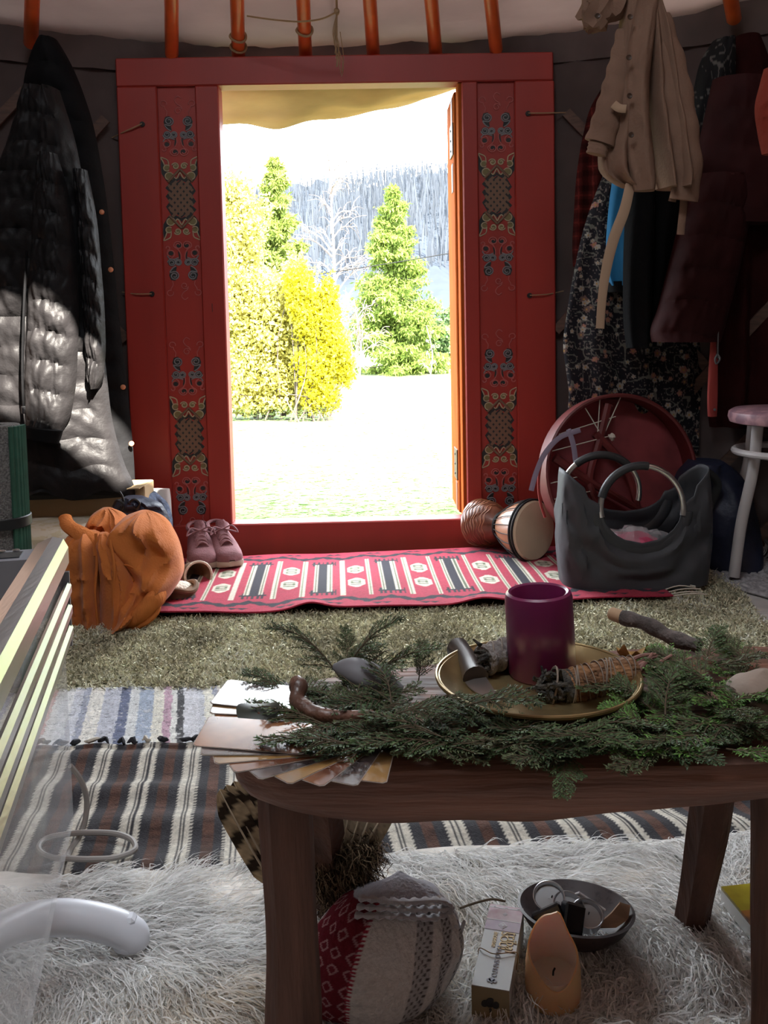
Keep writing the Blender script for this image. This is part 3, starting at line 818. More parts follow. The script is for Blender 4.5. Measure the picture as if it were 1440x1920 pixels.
tabl = tabl*.80 + .20*tabl.mean(1, keepdims=True)*np.array([1.08, 1, .92]) + .05
tabl = np.minimum(tabl*1.22, .85)
c = tabl[k]*(1 + .14*vnoise(u*240, v*60, 4) + .16*np.sign(np.sin(v*PI*2/.0066))*.5 + .10*vnoise(u*60, v*200, 7))[..., None]
fleck = vnoise(u*230, v*260, 9) > .70; c[fleck] *= .45
fl2 = vnoise(u*200+9, v*240, 13) > .66; c[fl2] = c[fl2]*.4 + .45
P = np.stack([u - .20*(v-.1), 1.60 + v + .004*vnoise(u*9, v*0, 3) - .010*u, .008 + .0035*np.sin(v*PI*2/.0066)*.4 + .003*vnoise(u*12, v*12, 6)], -1)
rag = rug_sheet('rag_rug', 'pale multicoloured rag rug with lengthwise stripes before the shag carpet', 'rug', P, c, ATTR_CLOTH, .007)
# striped wool rug
u, v = np.meshgrid(np.linspace(-.90, .85, 700), np.linspace(0, 1, 130))
Pp = .079
du = (u+.012) % Pp; C_W, C_CH, C_BR = [np.array(hexc(h)) for h in ('d8d2c4', '3b3a3e', '5e4237')]
tooth = .0014*np.sign(np.sin(v*PI*2*62))
c = np.tile(C_BR, (*u.shape, 1)); c = c*(1 + .4*vnoise(u*40, v*60, 3))[..., None]
w0 = .0275
m1 = (du < w0+.017) | (du > Pp-.017); c[m1] = C_CH*1.0
wm = du < w0 + tooth; c[wm] = C_W
c[wm & ((np.abs(du-.0105) < .0013) | (np.abs(du-.0165) < .0013))] = C_CH
wl_ = (du > Pp - .0012 + tooth); c[wl_] = C_W
c = c*(1 + .16*vnoise(u*300, v*190, 5) + .10*vnoise(u*30, v*50, 8))[..., None]
Yn = 1.205 + .05*np.clip((u+.1), 0, 1) + 0*v; Yf = 1.645 + 0*v - .01*u + .004*np.sin(u*60)
Yv = Yn + (Yf-Yn)*v
slant = np.interp(u, [-.6, -.1, .3, .6], [.10, .13, .27, .33])
P = np.stack([u - slant*(Yv-1.63) - .02, Yv, .016 + .004*vnoise(u*8, v*10, 6) + .0035*np.sin(v*26+u*5) + .004*(v > .97)], -1)
strp = rug_sheet('striped_rug', 'dark wool rug with brown, charcoal and white stripes before the sheepskin', 'rug', P, c, ATTR_CLOTH, .006)
m_tuft = mat('dark_fringe', (.02, .02, .025), .95)
for k in range(58):
    x = -.86+k*.029+random.uniform(-.01, .01); i = int(np.clip((x+.90)/1.75*699, 0, 699))
    s = P[-1, i] + np.array([0, .004, .004]); w_ = random.uniform(.008, .018); sl_ = random.uniform(-.006, .006)
    pts = [s + np.array([w_*t, .005*math.sin(t*4+k)+sl_*t, .002*math.cos(t*3)]) for t in np.linspace(-1, 1, 7)]
    MB().tube(pts, [.0015, .004, .0055, .006, .005, .004, .0012], 6, flat=.7).build('fringe_knot', m_tuft if k % 4 else m_fr, strp)
# shaggy white sheepskin
sk = thing('sheepskin_rug', 'shaggy long-haired white sheepskin rug under the wooden table', 'rug', (.1, .95, 0))
g = np.random.default_rng(12)
xs, ys = np.meshgrid(np.linspace(-.95, 1.0, 100), np.linspace(.30, 1.30, 60))
far = 1.262 + .045*np.clip(xs+.1, 0, 1.0) + .01*np.sin(xs*14)
yy = .30 + (ys-.30)/(1.0)*(far-.30)
np_mesh('hide', np.stack([xs, yy, .012+.012*vnoise(xs*9, ys*9, 3)*(ys < 1.28)+.004*(ys > 1.2)], -1).reshape(-1, 3), grid_faces(*xs.shape), mat('hide', (.78, .74, .68), .95, var=.3, vs_=14), sk)
n = 46000
rx = g.uniform(-.55, .80, n); ry = .80 + (1.262 - .032*(rx < .0) + .045*np.clip(rx+.1, 0, 1) + .01*np.sin(rx*14) - .80)*g.random(n)**.85
clump = vnoise(rx*26, ry*26, 7); rt = np.stack([rx, ry, .014+.008*vnoise(rx*9, ry*9, 3)], 1)
ang_ = np.where(rx < .05, -.25, -1.35) + 1.5*vnoise(rx*3.2, ry*3.2, 21) + .5*vnoise(rx*11, ry*11, 22) + g.normal(0, .22, n)
lift = .40 + .30*clump + g.normal(0, .12, n)
dd = np.stack([np.cos(ang_), np.sin(ang_), np.clip(lift, .06, 1.4)], 1)
tone = g.uniform(.72, 1.12, (n, 1)); tan = np.clip(vnoise(rx*5, ry*7, 31)*1.2-.35 + g.normal(0, .2, n), 0, 1)[:, None]
cc = np.minimum((np.array([.93, .92, .90])*(1-tan) + np.array([.72, .60, .46])*tan)*tone, .95)
V, Fq, cc = strands(rt, dd, g.uniform(.035, .085, n)*(1+.3*clump), g.uniform(.003, .011, n), .00085, 7, cc, 14, droop=.42)
tag(np_mesh('fleece', V, Fq, mat('fleece_hair', attr=True, rough=.8, spec=.2, trans=.35), sk, cc), kind='stuff')
# grey braided mat on the tiles
gm = thing('braided_mat', 'round grey braided mat on the tiles under the white stool', 'rug', (1.36, 2.66, 0))
P = at([1368, 1372, 1382, 1400, 1425, 1445], [1085, 1098, 1110, 1121, 1127, 1129], Z=.01)
mc = np.array([1.36, 2.66]); rad_ = .31
for k in range(11):
    r_ = rad_*(1-k/11.5)
    MB().tube([(mc[0]+(r_+.002*math.sin(t*40+k))*math.cos(t), mc[1]+(r_+.002*math.sin(t*40+k))*math.sin(t), .008+.001*math.sin(t*60)) for t in np.linspace(0, 2*PI, 81)[:-1]], .0145, 6, flat=.5, closed=True).build('braid', mat('grey_braid', (.36, .35, .36), .95, var=.4, vs_=60, bump=.5, bs=150) if k == 0 else bpy.data.materials['grey_braid'], gm)
# ================================================================== LEFT OF THE DOOR
m_blk = mat('black_nylon', (.012, .011, .0115), .5, var=.2, vs_=9, bump=.35, bs=40, spec=.12)
m_blk2 = mat('black_quilt', (.004, .004, .0046), .75, var=.2, vs_=7, bump=.2, bs=45, spec=.12)
m_zip = mat('zip_metal', (.12, .12, .125), .5, .7)
m_snap = mat('orange_snap', (.62, .22, .10), .45)
cq = thing('quilted_coat', 'long black quilted coat with orange snaps hanging at the far left', 'coat', at(90, 90, Y=2.93))
cloth([(76, 76, 108), (110, 58, 128), (200, 40, 165), (330, 10, 193), (480, -20, 212), (620, -30, 226), (760, -30, 242), (860, -30, 251), (922, -30, 254)], 2.93, .05, 40, 110, lambda u, v: puffs(17, .012)(u, v)+folds(2.5, .012)(u, v)).build('body', m_blk2, cq)
for px_, py_ in ((191, 398), (208, 506), (231, 726), (247, 832)):
    MB().lathe([(.008, .0), (.008, .004), (.005, .006), (.0, .006)], 14, Matrix.Translation(at(px_, py_, Y=2.905)) @ Matrix.Rotation(R(75), 4, 'X')).build('snap', m_snap, cq)
pj = thing('puffer_jacket', 'black puffer jacket with a zip hanging in the sun patch on the left', 'jacket', at(80, 300, Y=2.82))
def pjd(u, v): return puffs(14, .013, .004)(u, v) + .010*vnoise(u*6, v*16, 8) + .006*vnoise(u*15, v*40, 18) + .006*np.sin(u*9+v*4)
cloth([(170, 50, 112), (260, 20, 140), (380, -25, 162), (500, -40, 178), (600, -40, 190), (700, -40, 200), (800, -40, 214), (870, -40, 236), (905, -40, 252), (922, -40, 254)], 2.80, .075, 56, 150, pjd, jag=9).build('body', m_blk, pj)
# sleeve falling over the front
def slv(k, a): return lambda u, v: puffs(k, a, .004)(u, v) + .008*vnoise(u*4+3, v*k*1.6, 12) + .004*vnoise(u*11, v*k*4, 13)
cloth([(290, 76, 108), (360, 66, 128), (460, 60, 142), (560, 54, 148), (660, 50, 146), (740, 48, 140), (790, 50, 128), (818, 52, 112)], 2.715, .045, 40, 100, slv(9.5, .012)).build('sleeve', m_blk, pj)
cf = at(80, 816, Y=2.66); MB().tube([cf+np.array([.003, 0, .02]), cf+np.array([0, 0, .0]), cf+np.array([-.003, 0, -.015])], [.058, .054, .05], 20, flat=.5, up=(0, 1, 0)).build('cuff', m_blk2, pj)
cloth([(320, 140, 164), (400, 146, 180), (500, 152, 190), (600, 158, 197), (680, 164, 197), (716, 168, 192), (728, 174, 186)], 2.755, .040, 28, 80, slv(8, .010)).build('sleeve', m_blk, pj)
Z_ = smooth_path([at(50, 470, Y=2.655), at(44, 600, Y=2.645), at(42, 700, Y=2.655), at(44, 768, Y=2.67)], 30)
zp = MB().tube(Z_, .007, 6, flat=.5).build('zip_tape', m_blk2, pj)
MB().tube(Z_+np.array([0, -.003, 0]), .0018, 5).build('zip_teeth', m_zip, zp)
MB().box(at(44, 768, Y=2.66)-np.array([.006, .004, .012]), at(44, 768, Y=2.66)+np.array([.006, .004, .01]), .002).build('zip_pull', m_zip, zp)

# rolled mat
m_mat = mat('grey_woven_mat', (.16, .15, .14), .95, var=.45, vs_=260, bump=.8, bs=320); m_matg = mat('green_foam', (.018, .075, .045), .85, var=.2, vs_=30)
b = at(2, 900, Y=1.95); b[2] = .022
ym = thing('rolled_mat', 'rolled grey and green exercise mat standing at the left edge', 'mat', b)
H = at(10, 796, Y=1.95)[2]
MB().lathe([(.050, .022), (.053, .03), (.053, H-.006), (.050, H), (.02, H), (.015, H-.01)], 36, Matrix.Translation((b[0]-.008, b[1], 0))).build('outer_layer', m_mat, ym)
for k in range(6):
    a_ = R(-36 + 10*k); r_ = .0555
    c = np.array([b[0]-.006+r_*math.cos(a_)*1.0, b[1]+r_*math.sin(a_), 0])
    MB().tube([c+np.array([0, 0, .024]), c+np.array([.0, 0, H-.002])], .0058, 8).build('foam_layer', m_matg, ym)
zs = at(20, 975, Y=1.95)[2]
MB().lathe([(.061, zs-.012), (.063, zs-.010), (.063, zs+.010), (.061, zs+.012)], 36, Matrix.Translation((b[0]-.005, b[1], 0)), cap=False).build('strap', m_bolt, ym)
m_blue = mat('light_blue_cloth', (.06, .25, .55), .8, bump=.3, bs=30)
bc = thing('blue_cloth', 'light blue cloth tucked behind the strap of the rolled mat', 'cloth', at(48, 960, Y=1.97))
cloth([(925, 42, 50), (945, 40, 54), (980, 38, 55), (1010, 44, 57), (1012, 46, 57)], 1.985, .02, 14, 20, folds(2, .006)).build('folded_cloth', m_blue, bc)

# cream mattress pad behind the heap of clothes
m_cream = mat('cream_print_cotton', (.50, .42, .28), .9, c2=(.56, .50, .40), vs_=38, bump=.2, bs=40, ramp=(.48, .54))
m_tan = mat('tan_cardboard', (.34, .24, .13), .9, var=.12, vs_=6)
cu = thing('floor_cushion', 'low cream patterned floor cushion behind the orange hoodie', 'cushion', (-.98, 2.74, .012))
def pillow(x0, x1, y0, y1, z0, z1, n=22, p=.32):
    u, v = np.meshgrid(np.linspace(-1, 1, n), np.linspace(-1, 1, n)); e = np.clip((1-np.abs(u)**5)*(1-np.abs(v)**5), 0, 1)**p
    X_, Y_ = (x0+x1)/2+(x1-x0)/2*u, (y0+y1)/2+(y1-y0)/2*v; mb = MB()
    zt = (z0+z1)/2+(z1-z0)/2*e; zb = (z0+z1)/2-(z1-z0)/2*e
    mb.grid(np.stack([X_, Y_, zt], -1)); mb.grid(np.stack([X_, Y_, zb], -1)[:, ::-1]); return mb
pillow(-1.28, -.68, 2.58, 2.92, .012, .215).build('pad', m_cream, cu)
bx = thing('cardboard_box', 'tan cardboard carton standing on the cream cushion under the coats', 'box', (-.94, 2.86, .21))
MB().box((-1.16, 2.80, .19), (-.70, 2.92, .305), .003).build('carton', m_tan, bx, smooth=False)
MB().prism([(-1.16, 2.80, .3055), (-.70, 2.80, .3055), (-.71, 2.77, .30), (-1.15, 2.765, .298)], (0, 0, .003)).build('flap', m_tan, bx, smooth=False)
# navy bag, jeans and white cloth beyond the hoodie
m_navy = mat('navy_nylon', (.012, .016, .040), .55, var=.3, vs_=12, bump=.5, bs=26)
nb = thing('drawstring_bag', 'small crumpled navy drawstring bag lying behind the orange hoodie', 'bag', at(250, 962, Y=2.70))
cloth([(930, 236, 268), (940, 218, 296), (955, 210, 310), (975, 208, 318), (990, 210, 318)], 2.70, .05, 30, 24, lambda u, v: .012*vnoise(u*9, v*5, 4)+.006*vnoise(u*20, v*12, 5)).build('pouch', m_navy, nb)
for pts in ([(212, 950), (220, 938), (232, 946), (226, 958)], [(232, 940), (228, 928), (224, 922)], [(240, 944), (252, 936), (262, 944), (255, 955)]):
    MB().tube(smooth_path([at(x, y, Y=2.645) for x, y in pts], 14), .0035, 6).build('strap', m_bolt, nb)
m_jean = mat('grey_blue_denim', (.10, .13, .20), .9, var=.4, vs_=60, bump=.4, bs=200); m_wht = mat('white_cotton', (.62, .62, .60), .9, bump=.2, bs=20)
jn = thing('folded_jeans', 'faded grey-blue jeans folded against the door frame', 'trousers', at(295, 985, Y=2.88))
cloth([(922, 262, 292), (940, 258, 312), (965, 256, 322), (1000, 262, 324), (1015, 270, 324)], 2.90, .05, 24, 24, lambda u, v: .012*np.sin(u*12+v*5)+.004*vnoise(u*14, v*10, 2)).build('leg_fold', m_jean, jn)
wc = thing('white_cloth', 'bright white folded cloth behind the jeans beside the frame', 'cloth', at(303, 940, Y=2.99))
cloth([(916, 282, 318), (930, 278, 320), (960, 280, 322), (1000, 284, 323)], 2.985, .02, 18, 18, folds(1.5, .005)).build('folded_cloth', m_wht, wc)

# orange hoodie heaped over the cushion edge
m_hood = mat('orange_sweatshirt', (.54, .165, .040), .95, var=.14, vs_=7, bump=.22, bs=160, sheen=.15, spec=.1)
m_rib = mat('orange_ribbing', (.50, .155, .04), .95, bump=.4, bs=120, stretch=(1, 1, .2), spec=.1)
hd = thing('orange_hoodie', 'burnt orange hooded sweatshirt heaped beside the trainers', 'hoodie', at(225, 1180, Z=.02))
def wr(a, s): return lambda u, v: a*1.5*(1-np.abs(vnoise(u*3+s, v*3+u*2, s)))**2.5 + a*(1-np.abs(vnoise(u*6+v*2, v*4, s+1)))**4 - a
cloth([(994, 150, 180, 2.44, .02), (1003, 130, 200, 2.44, .055), (1022, 122, 214, 2.44, .085), (1080, 122, 220), (1140, 124, 226), (1172, 130, 232), (1184, 150, 228)], 2.44, .085, 36, 44, lambda u, v: wr(.010, 3)(u, v) + .035*np.exp(-((u-.62)/.10)**2)*(v < 2) - .03*np.exp(-((u-.80)/.05)**2)).build('sleeve', m_hood, hd)
cloth([(998, 188, 202, 2.40, .02), (1010, 182, 216, 2.40, .05), (1032, 186, 232, 2.40, .075), (1080, 190, 252), (1130, 190, 262), (1170, 194, 258), (1186, 205, 246)], 2.40, .075, 30, 44, lambda u, v: wr(.010, 8)(u, v)).build('sleeve', m_hood, hd)
cloth([(952, 192, 208, 2.56, .03), (962, 176, 232, 2.56, .07), (972, 170, 244, 2.56, .10), (985, 162, 262), (1010, 160, 286), (1045, 175, 300), (1070, 190, 300)], 2.56, .10, 40, 40, lambda u, v: wr(.018, 5)(u, v) + .02*np.sin(v*9+u*6)).build('hood', m_hood, hd)
cloth([(957, 262, 280, 2.50, .03), (964, 242, 298, 2.50, .09), (974, 228, 314, 2.50, .135), (990, 218, 325, 2.50, .16), (1010, 210, 335), (1040, 205, 343), (1070, 210, 345), (1100, 215, 330), (1130, 218, 305), (1150, 215, 270), (1172, 210, 255)], 2.50, .17, 52, 64, lambda u, v: wr(.022, 6)(u, v) + .030*np.sin(7*v+3*u+.5) + .018*np.sin(16*v-9*u)).build('torso', m_hood, hd)
def ribbon(pts, w, m, name, par, th=.008, n=26):
    S = smooth_path(pts, n); MB().tube(S, w, 10, flat=th/w, up=(0, 1, 0)).build(name, m, par)
S = smooth_path([at(122, 970, Y=2.50), at(128, 985, Y=2.46), at(150, 1000, Y=2.42), at(172, 1018, Y=2.40), at(180, 1045, Y=2.385)], 24)
MB().tube(S, [.018]*4+list(np.linspace(.02, .034, 20)), 14, flat=.6).build('cuff', m_rib, hd)
# folded band at the lower right with its dark opening
S = smooth_path([at(232, 1176, Y=2.36), at(255, 1160, Y=2.33), at(285, 1128, Y=2.34), at(296, 1118, Y=2.38)], 20)
MB().tube(S, np.linspace(.024, .030, 20), 16, flat=.8).build('hem_band', m_rib, hd)
MB().tube(smooth_path([at(218, 1182, Y=2.345), at(262, 1172, Y=2.325), at(292, 1148, Y=2.34), at(297, 1120, Y=2.37)], 20), .010, 10).build('hem_band', m_rib, hd)
cloth([(1062, 200, 240), (1068, 205, 268), (1085, 210, 274), (1098, 216, 262)], 2.40, .02, 20, 16, wr(.006, 2)).build('pocket', m_hood, hd)
MB().tube(smooth_path([at(205, 1062, Y=2.385), at(240, 1060, Y=2.36), at(272, 1078, Y=2.37)], 20), .003, 6).build('seam', m_rib, hd)
MB().tube(smooth_path([at(180, 1000, Y=2.365), at(182, 1050, Y=2.355), at(178, 1110, Y=2.355), at(184, 1176, Y=2.36)], 26), .0042, 6).build('seam', m_rib, hd)
MB().tube(smooth_path([at(206, 1012, Y=2.345), at(214, 1060, Y=2.325), at(212, 1120, Y=2.325), at(216, 1180, Y=2.335)], 26), .0042, 6).build('seam', m_rib, hd)

# trainers
m_shoe = mat('mauve_suede', (.19, .075, .082), .9, var=.15, vs_=30, bump=.2, bs=160); m_sole = mat('cream_rubber', (.40, .31, .25), .7); m_lace = mat('mauve_lace', (.25, .12, .13), .9); m_open_shade = mat('opening_shade', (.045, .022, .028), .95)
def shoe(toe, yaw, label, L_=.25):
    root = thing('trainer', label, 'shoe', toe, 'pair of mauve trainers', rot=None)
    c_, s_ = math.cos(yaw), math.sin(yaw)
    def W(x, y, z): return np.array([toe[0] + x*c_ - y*s_, toe[1] + x*s_ + y*c_, toe[2] + z])
    # x along foot from toe (0) to heel (L), y across
    st_ = np.linspace(0, 1, 26); wd = cr(st_, [0, .06, .2, .35, .6, .85, 1], [.010, .032, .046, .048, .038, .036, .024])
    def ring(prof): 
        return prof
    mb = MB(); V_ = []
    n = 14
    for t, w in zip(st_, wd):
        bot, top = 0.0 + .010*max(0, 1-t/.10), .026 + .006*t
        for k in range(n):
            a_ = 2*PI*k/n; V_.append(W(t*L_, w*1.06*math.copysign(abs(math.cos(a_))**.5, math.cos(a_)), (bot+top)/2 + (top-bot)/2*math.copysign(abs(math.sin(a_))**.5, math.sin(a_))))
    fs = [(i*n+k, (i+1)*n+k, (i+1)*n+(k+1) % n, i*n+(k+1) % n) for i in range(25) for k in range(n)] + [tuple(range(n)), tuple(25*n+k for k in range(n))[::-1]]
    mb.add(V_, fs); mb.build('sole', m_sole, root)
    hp = cr(st_, [0, .05, .15, .3, .45, .58, .7, .85, .97, 1], [.030, .045, .056, .066, .086, .100, .098, .098, .106, .098])
    V_ = []; n = 17
    for t, w, h in zip(st_, wd, hp):
        for k in range(n):
            a_ = PI*k/(n-1); dip = .0
            yy_ = w*math.copysign(abs(math.cos(a_))**.7, math.cos(a_)); zz_ = .024 + (h-.024)*abs(math.sin(a_))**.75
            if t > .60: zz_ = min(zz_, .024 + (h-.024)*1.0) - (.030*abs(math.sin(a_))**6*min(1, (t-.60)/.08)*min(1, (1.02-t)/.06))
            V_.append(W(t*L_, yy_, zz_))
    mb = MB(); mb.add(V_, [(i*n+k, (i+1)*n+k, (i+1)*n+k+1, i*n+k+1) for i in range(25) for k in range(n-1)]); up_ = mb.build('upper', m_shoe, root)
    mb = MB(); mb.blob(W(.78*L_, 0, .088), (.030, .030, .010), 16, 8, M=Matrix.Rotation(yaw, 4, 'Z')); mb.build('lining', m_open_shade, root)  # dark cap imitates the shade inside the shoe opening
    # tongue and collar
    T_ = smooth_path([W(.30*L_, 0, .066), W(.45*L_, 0, .090), W(.56*L_, 0, .112), W(.60*L_, 0, .130)], 14); MB().tube(T_, [.018]*12+[.017, .012], 12, flat=.28, up=(-s_, c_, 0) if False else (0, 0, 1)).build('tongue', m_shoe, up_)
    cl = [W(L_*(.80+.19*math.cos(a_)), .034*math.sin(a_), .100 + .008*math.cos(a_)) for a_ in np.linspace(0, 2*PI, 30)[:-1]]
    MB().tube(cl, .0065, 8, closed=True).build('collar', m_shoe, up_)
    for k in range(5):
        t = .27+.065*k; h = np.interp(t, st_, hp)+.008; w = .020
        pts = [W((t)*L_, -w, h-.010), W((t+.02)*L_, -w*.4, h+.003), W((t+.035)*L_, w*.4, h+.004), W((t+.045)*L_, w, h-.008)]
        MB().tube(smooth_path(pts, 10), .0028, 6).build('lace', m_lace, up_)
        pts = [W((t)*L_, w, h-.010), W((t+.02)*L_, w*.4, h+.002), W((t+.035)*L_, -w*.4, h+.003), W((t+.045)*L_, -w, h-.008)]
        MB().tube(smooth_path(pts, 10), .0028, 6).build('lace', m_lace, up_)
    for sg in (-1, 1):
        c = W(.50*L_, sg*.012, .105); pts = [W(.50*L_, 0, .104), W(.46*L_, sg*.030, .115), W(.40*L_, sg*.045, .095), W(.46*L_, sg*.03, .098), W(.50*L_, 0, .106)]
        MB().tube(smooth_path(pts, 16), .0026, 6).build('lace', m_lace, up_)
    # toe cap panel
    return root
shoe(np.array([*at(436, 1070, Z=.026)[:2], .030]), R(112), 'mauve trainer nearest the doorway, toe on the red runner')
shoe(np.array([*at(385, 1074, Z=.026)[:2], .030]), R(106), 'mauve trainer half hidden behind the orange hoodie')
# sheepskin slippers
m_slip = mat('tan_slipper_suede', (.20, .12, .07), .9, var=.25, vs_=30); m_fleece = mat('cream_slipper_lining', (.66, .60, .50), .95, bump=.6, bs=120)
s1 = thing('slipper', 'flat cream lined slipper poking out from under the hoodie', 'slipper', at(335, 1120, Z=.03), 'pair of lined slippers')
c = at(330, 1104, Z=.045)
out = [(c[0]+.055*math.cos(t)*(1 if math.cos(t) > 0 else 1.9), c[1]+.05*math.sin(t), .028) for t in np.linspace(0, 2*PI, 33)[:-1]]
MB().prism(out, (0, 0, .022)).build('sole', m_slip, s1)
mb = MB(); mb.blob((c[0]-.02, c[1]+.002, .052), (.064, .047, .012), 22, 8, .12, 3); mb.build('lining', m_fleece, s1)
mb = MB(); mb.tube([(c[0]+.058*math.cos(t)*(1 if math.cos(t) > 0 else 1.7), c[1]+.052*math.sin(t), .050+.006*math.sin(3*t)) for t in np.linspace(-2.2, 1.3, 26)], .008, 8); mb.build('rim', m_slip, s1)
s2 = thing('slipper', 'tan slipper tipped on its side between the hoodie and the trainers', 'slipper', at(370, 1098, Z=.03), 'pair of lined slippers')
c = at(368, 1078, Y=2.72); mb = MB()
ths = np.linspace(0, 2*PI, 25)[:-1]
M_ = Matrix.Translation(c) @ Matrix.Rotation(R(28), 4, 'Z') @ Matrix.Rotation(R(80), 4, 'X')
mb.lathe([(.030, -.075), (.036, -.05), (.040, -.02), (.042, .01), (.041, .022), (.037, .024), (.034, .01), (.030, -.03), (.012, -.06)], 26, M_); mb.build('upper', m_slip, s2)
MB().tube([M_ @ Vector((.041*math.cos(t), .041*math.sin(t), .023)) for t in ths], .004, 8, closed=True).build('rim', m_fleece, s2)

# ------------------------------------------------------------------ panel heater
m_alu = mat('brushed_aluminium', (.62, .62, .60), .30, 1.0, bump=.05, bs=200, stretch=(1, .05, 1)); m_hgrey = mat('grey_heater_plastic', (.20, .20, .22), .5); m_hw = mat('white_heater_foot', (.76, .78, .84), .4)
m_gls = mat('smoked_heater_glass', (.86, .88, .90), .05, alpha=.27, spec=.8)
e = np.array([-.21, 1, 0]); e /= np.linalg.norm(e); nrm = np.array([e[1], -e[0], 0])       # nrm faces the room
Pf = np.array([-.434, 1.25, 0])
ht = thing('panel_heater', 'glass panel heater with aluminium louvres standing at the left edge', 'heater', Pf - e*.4)
def hp_(l, w, z): return Pf - e*l + nrm*w + np.array([0, 0, z])
def hbox(l0, l1, w0, w1, z0, z1, name, m, par, bev=0):
    mb = MB(); v_ = [hp_(l, w, z) for z in (z0, z1) for l, w in ((l0, w0), (l1, w0), (l1, w1), (l0, w1))]
    mb.add(v_, [(3, 2, 1, 0), (4, 5, 6, 7), (0, 1, 5, 4), (1, 2, 6, 5), (2, 3, 7, 6), (3, 0, 4, 7)]); return mb.build(name, m, par, smooth=False)
hbox(0, .86, -.004, .002, .090, .486, 'glass_panel', m_gls, ht)
tr_ = MB(); 
prof = [(-.030, .478), (-.028, .492), (-.008, .500), (.006, .496), (.012, .484), (.012, .462), (.004, .452), (-.004, .470)]
def hsweep(prof, l0, l1, name, m, par):
    mb = MB(); n = len(prof); v_ = [hp_(l, w, z) for l in (l0, l1) for w, z in prof]
    mb.add(v_, [(k, (k+1) % n, n+(k+1) % n, n+k) for k in range(n)] + [tuple(range(n))[::-1], tuple(n+k for k in range(n))]); return mb.build(name, m, par, smooth=False)
rail = hsweep(prof, 0, .86, 'top_rail', m_alu, ht)
for z0 in (.418, .388, .358):
    hsweep([(.002, z0), (.004, z0+.012), (.010, z0+.018), (.014, z0+.012), (.014, z0+.002), (.009, z0-.004)], 0, .86, 'louvre', m_alu, ht)
hbox(-.001, .006, -.004, .012, .345, .45, 'end_bracket', m_hgrey, ht)
cb = hbox(.015, .075, -.092, -.026, .440, .488, 'control_box', m_hgrey, ht)
hbox(.030, .062, -.080, -.042, .488, .4895, 'display', mat('dark_display', (.03, .035, .04), .15), cb)
for k, w in enumerate((-.070, -.052)):
    p = hp_(.024, w, .4885); MB().lathe([(.005, 0), (.005, .002), (.003, .003)], 10, Matrix.Translation(p)).build('button', m_alu, cb)
hbox(.012, .86, -.030, -.006, .10, .47, 'rear_tray', m_hgrey, ht) if False else None
# curved white foot with its caster
fp = smooth_path([at(-60, 1800, Y=1.06), at(10, 1742, Y=1.065), at(85, 1722, Y=1.07), at(170, 1726, Y=1.075), at(232, 1745, Y=1.08), at(272, 1772, Y=1.085)], 40)
ft = MB(); ft.tube(fp, [.021]*36+[.0205, .019, .015, .008], 18, flat=1.0); fo = ft.build('foot', m_hw, ht)
cc_ = at(240, 1800, Y=1.08)
MB().lathe([(.004, -.011), (.016, -.010), (.018, -.006), (.018, .006), (.016, .010), (.004, .011)], 22, Matrix.Translation((cc_[0], cc_[1], .030)) @ Matrix.Rotation(R(70), 4, 'Z') @ Matrix.Rotation(R(90), 4, 'X')).build('caster', m_hw, fo)
MB().box((cc_[0]-.010, cc_[1]-.010, .034), (cc_[0]+.012, cc_[1]+.010, .060), .004).build('caster_fork', m_hw, fo)
fp2 = fp - e*.62 + np.array([0, 0, 0]); MB().tube(fp2, [.021]*36+[.0205, .019, .015, .008], 18).build('foot', m_hw, ht)
m_cab = mat('grey_cable', (.34, .32, .30), .6)
pw = thing('power_cable', 'grey power cable looped on the striped rug by the heater', 'cable', at(160, 1590, Z=.02))
lp = [at(132, 1436, Y=1.33), at(150, 1460, Y=1.345), at(163, 1510, Y=1.355), at(155, 1555, Y=1.345), at(134, 1590, Y=1.31)]
f_ = [at(x, y, Z=.028) for x, y in ((114, 1610), (85, 1604), (72, 1590), (84, 1574), (125, 1564), (175, 1561), (225, 1565), (250, 1578), (252, 1594), (225, 1606), (170, 1611), (118, 1609))]
MB().tube(smooth_path(lp + f_, 110), .0042, 8).build('flex', m_cab, pw)

# ================================================================== RIGHT OF THE DOOR
m_plaid = mat('plaid_flannel', attr=True, rough=.95, spec=.1, bump=.2, bs=120); m_flor = mat('floral_viscose', attr=True, rough=.85, spec=.15)
pl = thing('plaid_shirt', 'dark red plaid shirt hanging behind the beige jacket', 'shirt', at(1125, 170, Y=2.980))
o = cloth([(165, 1128, 1165), (200, 1108, 1180), (250, 1094, 1185), (320, 1082, 1190), (400, 1076, 1195), (470, 1073, 1200), (500, 1074, 1200)], 3.040, .035, 70, 120, folds(3, .014)).build('body', m_plaid, pl)
def plaid(V):
    x, z = V[:, 0], V[:, 2]; a_ = (np.sin(x*2*PI/.045) > .2).astype(float); b_ = (np.sin(z*2*PI/.045) > .2).astype(float)
    c = np.array([.055, .008, .0065])[None]*(1-.42*a_[:, None])*(1-.42*b_[:, None])
    c[(np.abs(((x/.045) % 1)-.75) < .04) | (np.abs(((z/.045) % 1)-.75) < .04)] *= 2.0
    return c
paint(o, plaid)
fd = thing('floral_dress', 'black dress with a white and pink floral print on the right wall', 'dress', at(1180, 340, Y=2.960))
o = cloth([(330, 1130, 1162), (370, 1114, 1180), (430, 1094, 1215), (500, 1078, 1260), (580, 1064, 1295), (650, 1056, 1315), (700, 1062, 1322), (730, 1066, 1316, 2.945, .03), (780, 1064, 1312, 2.935, .012), (850, 1060, 1310, 2.935, .010)], 2.955, .045, 330, 330, lambda u, v: (folds(3.4, .020, .2)(u, v)+.01*vnoise(u*6, v*7, 3))*np.clip((1.02-v)/.35, .2, 1)).build('body', m_flor, fd)
gfl = np.random.default_rng(3)
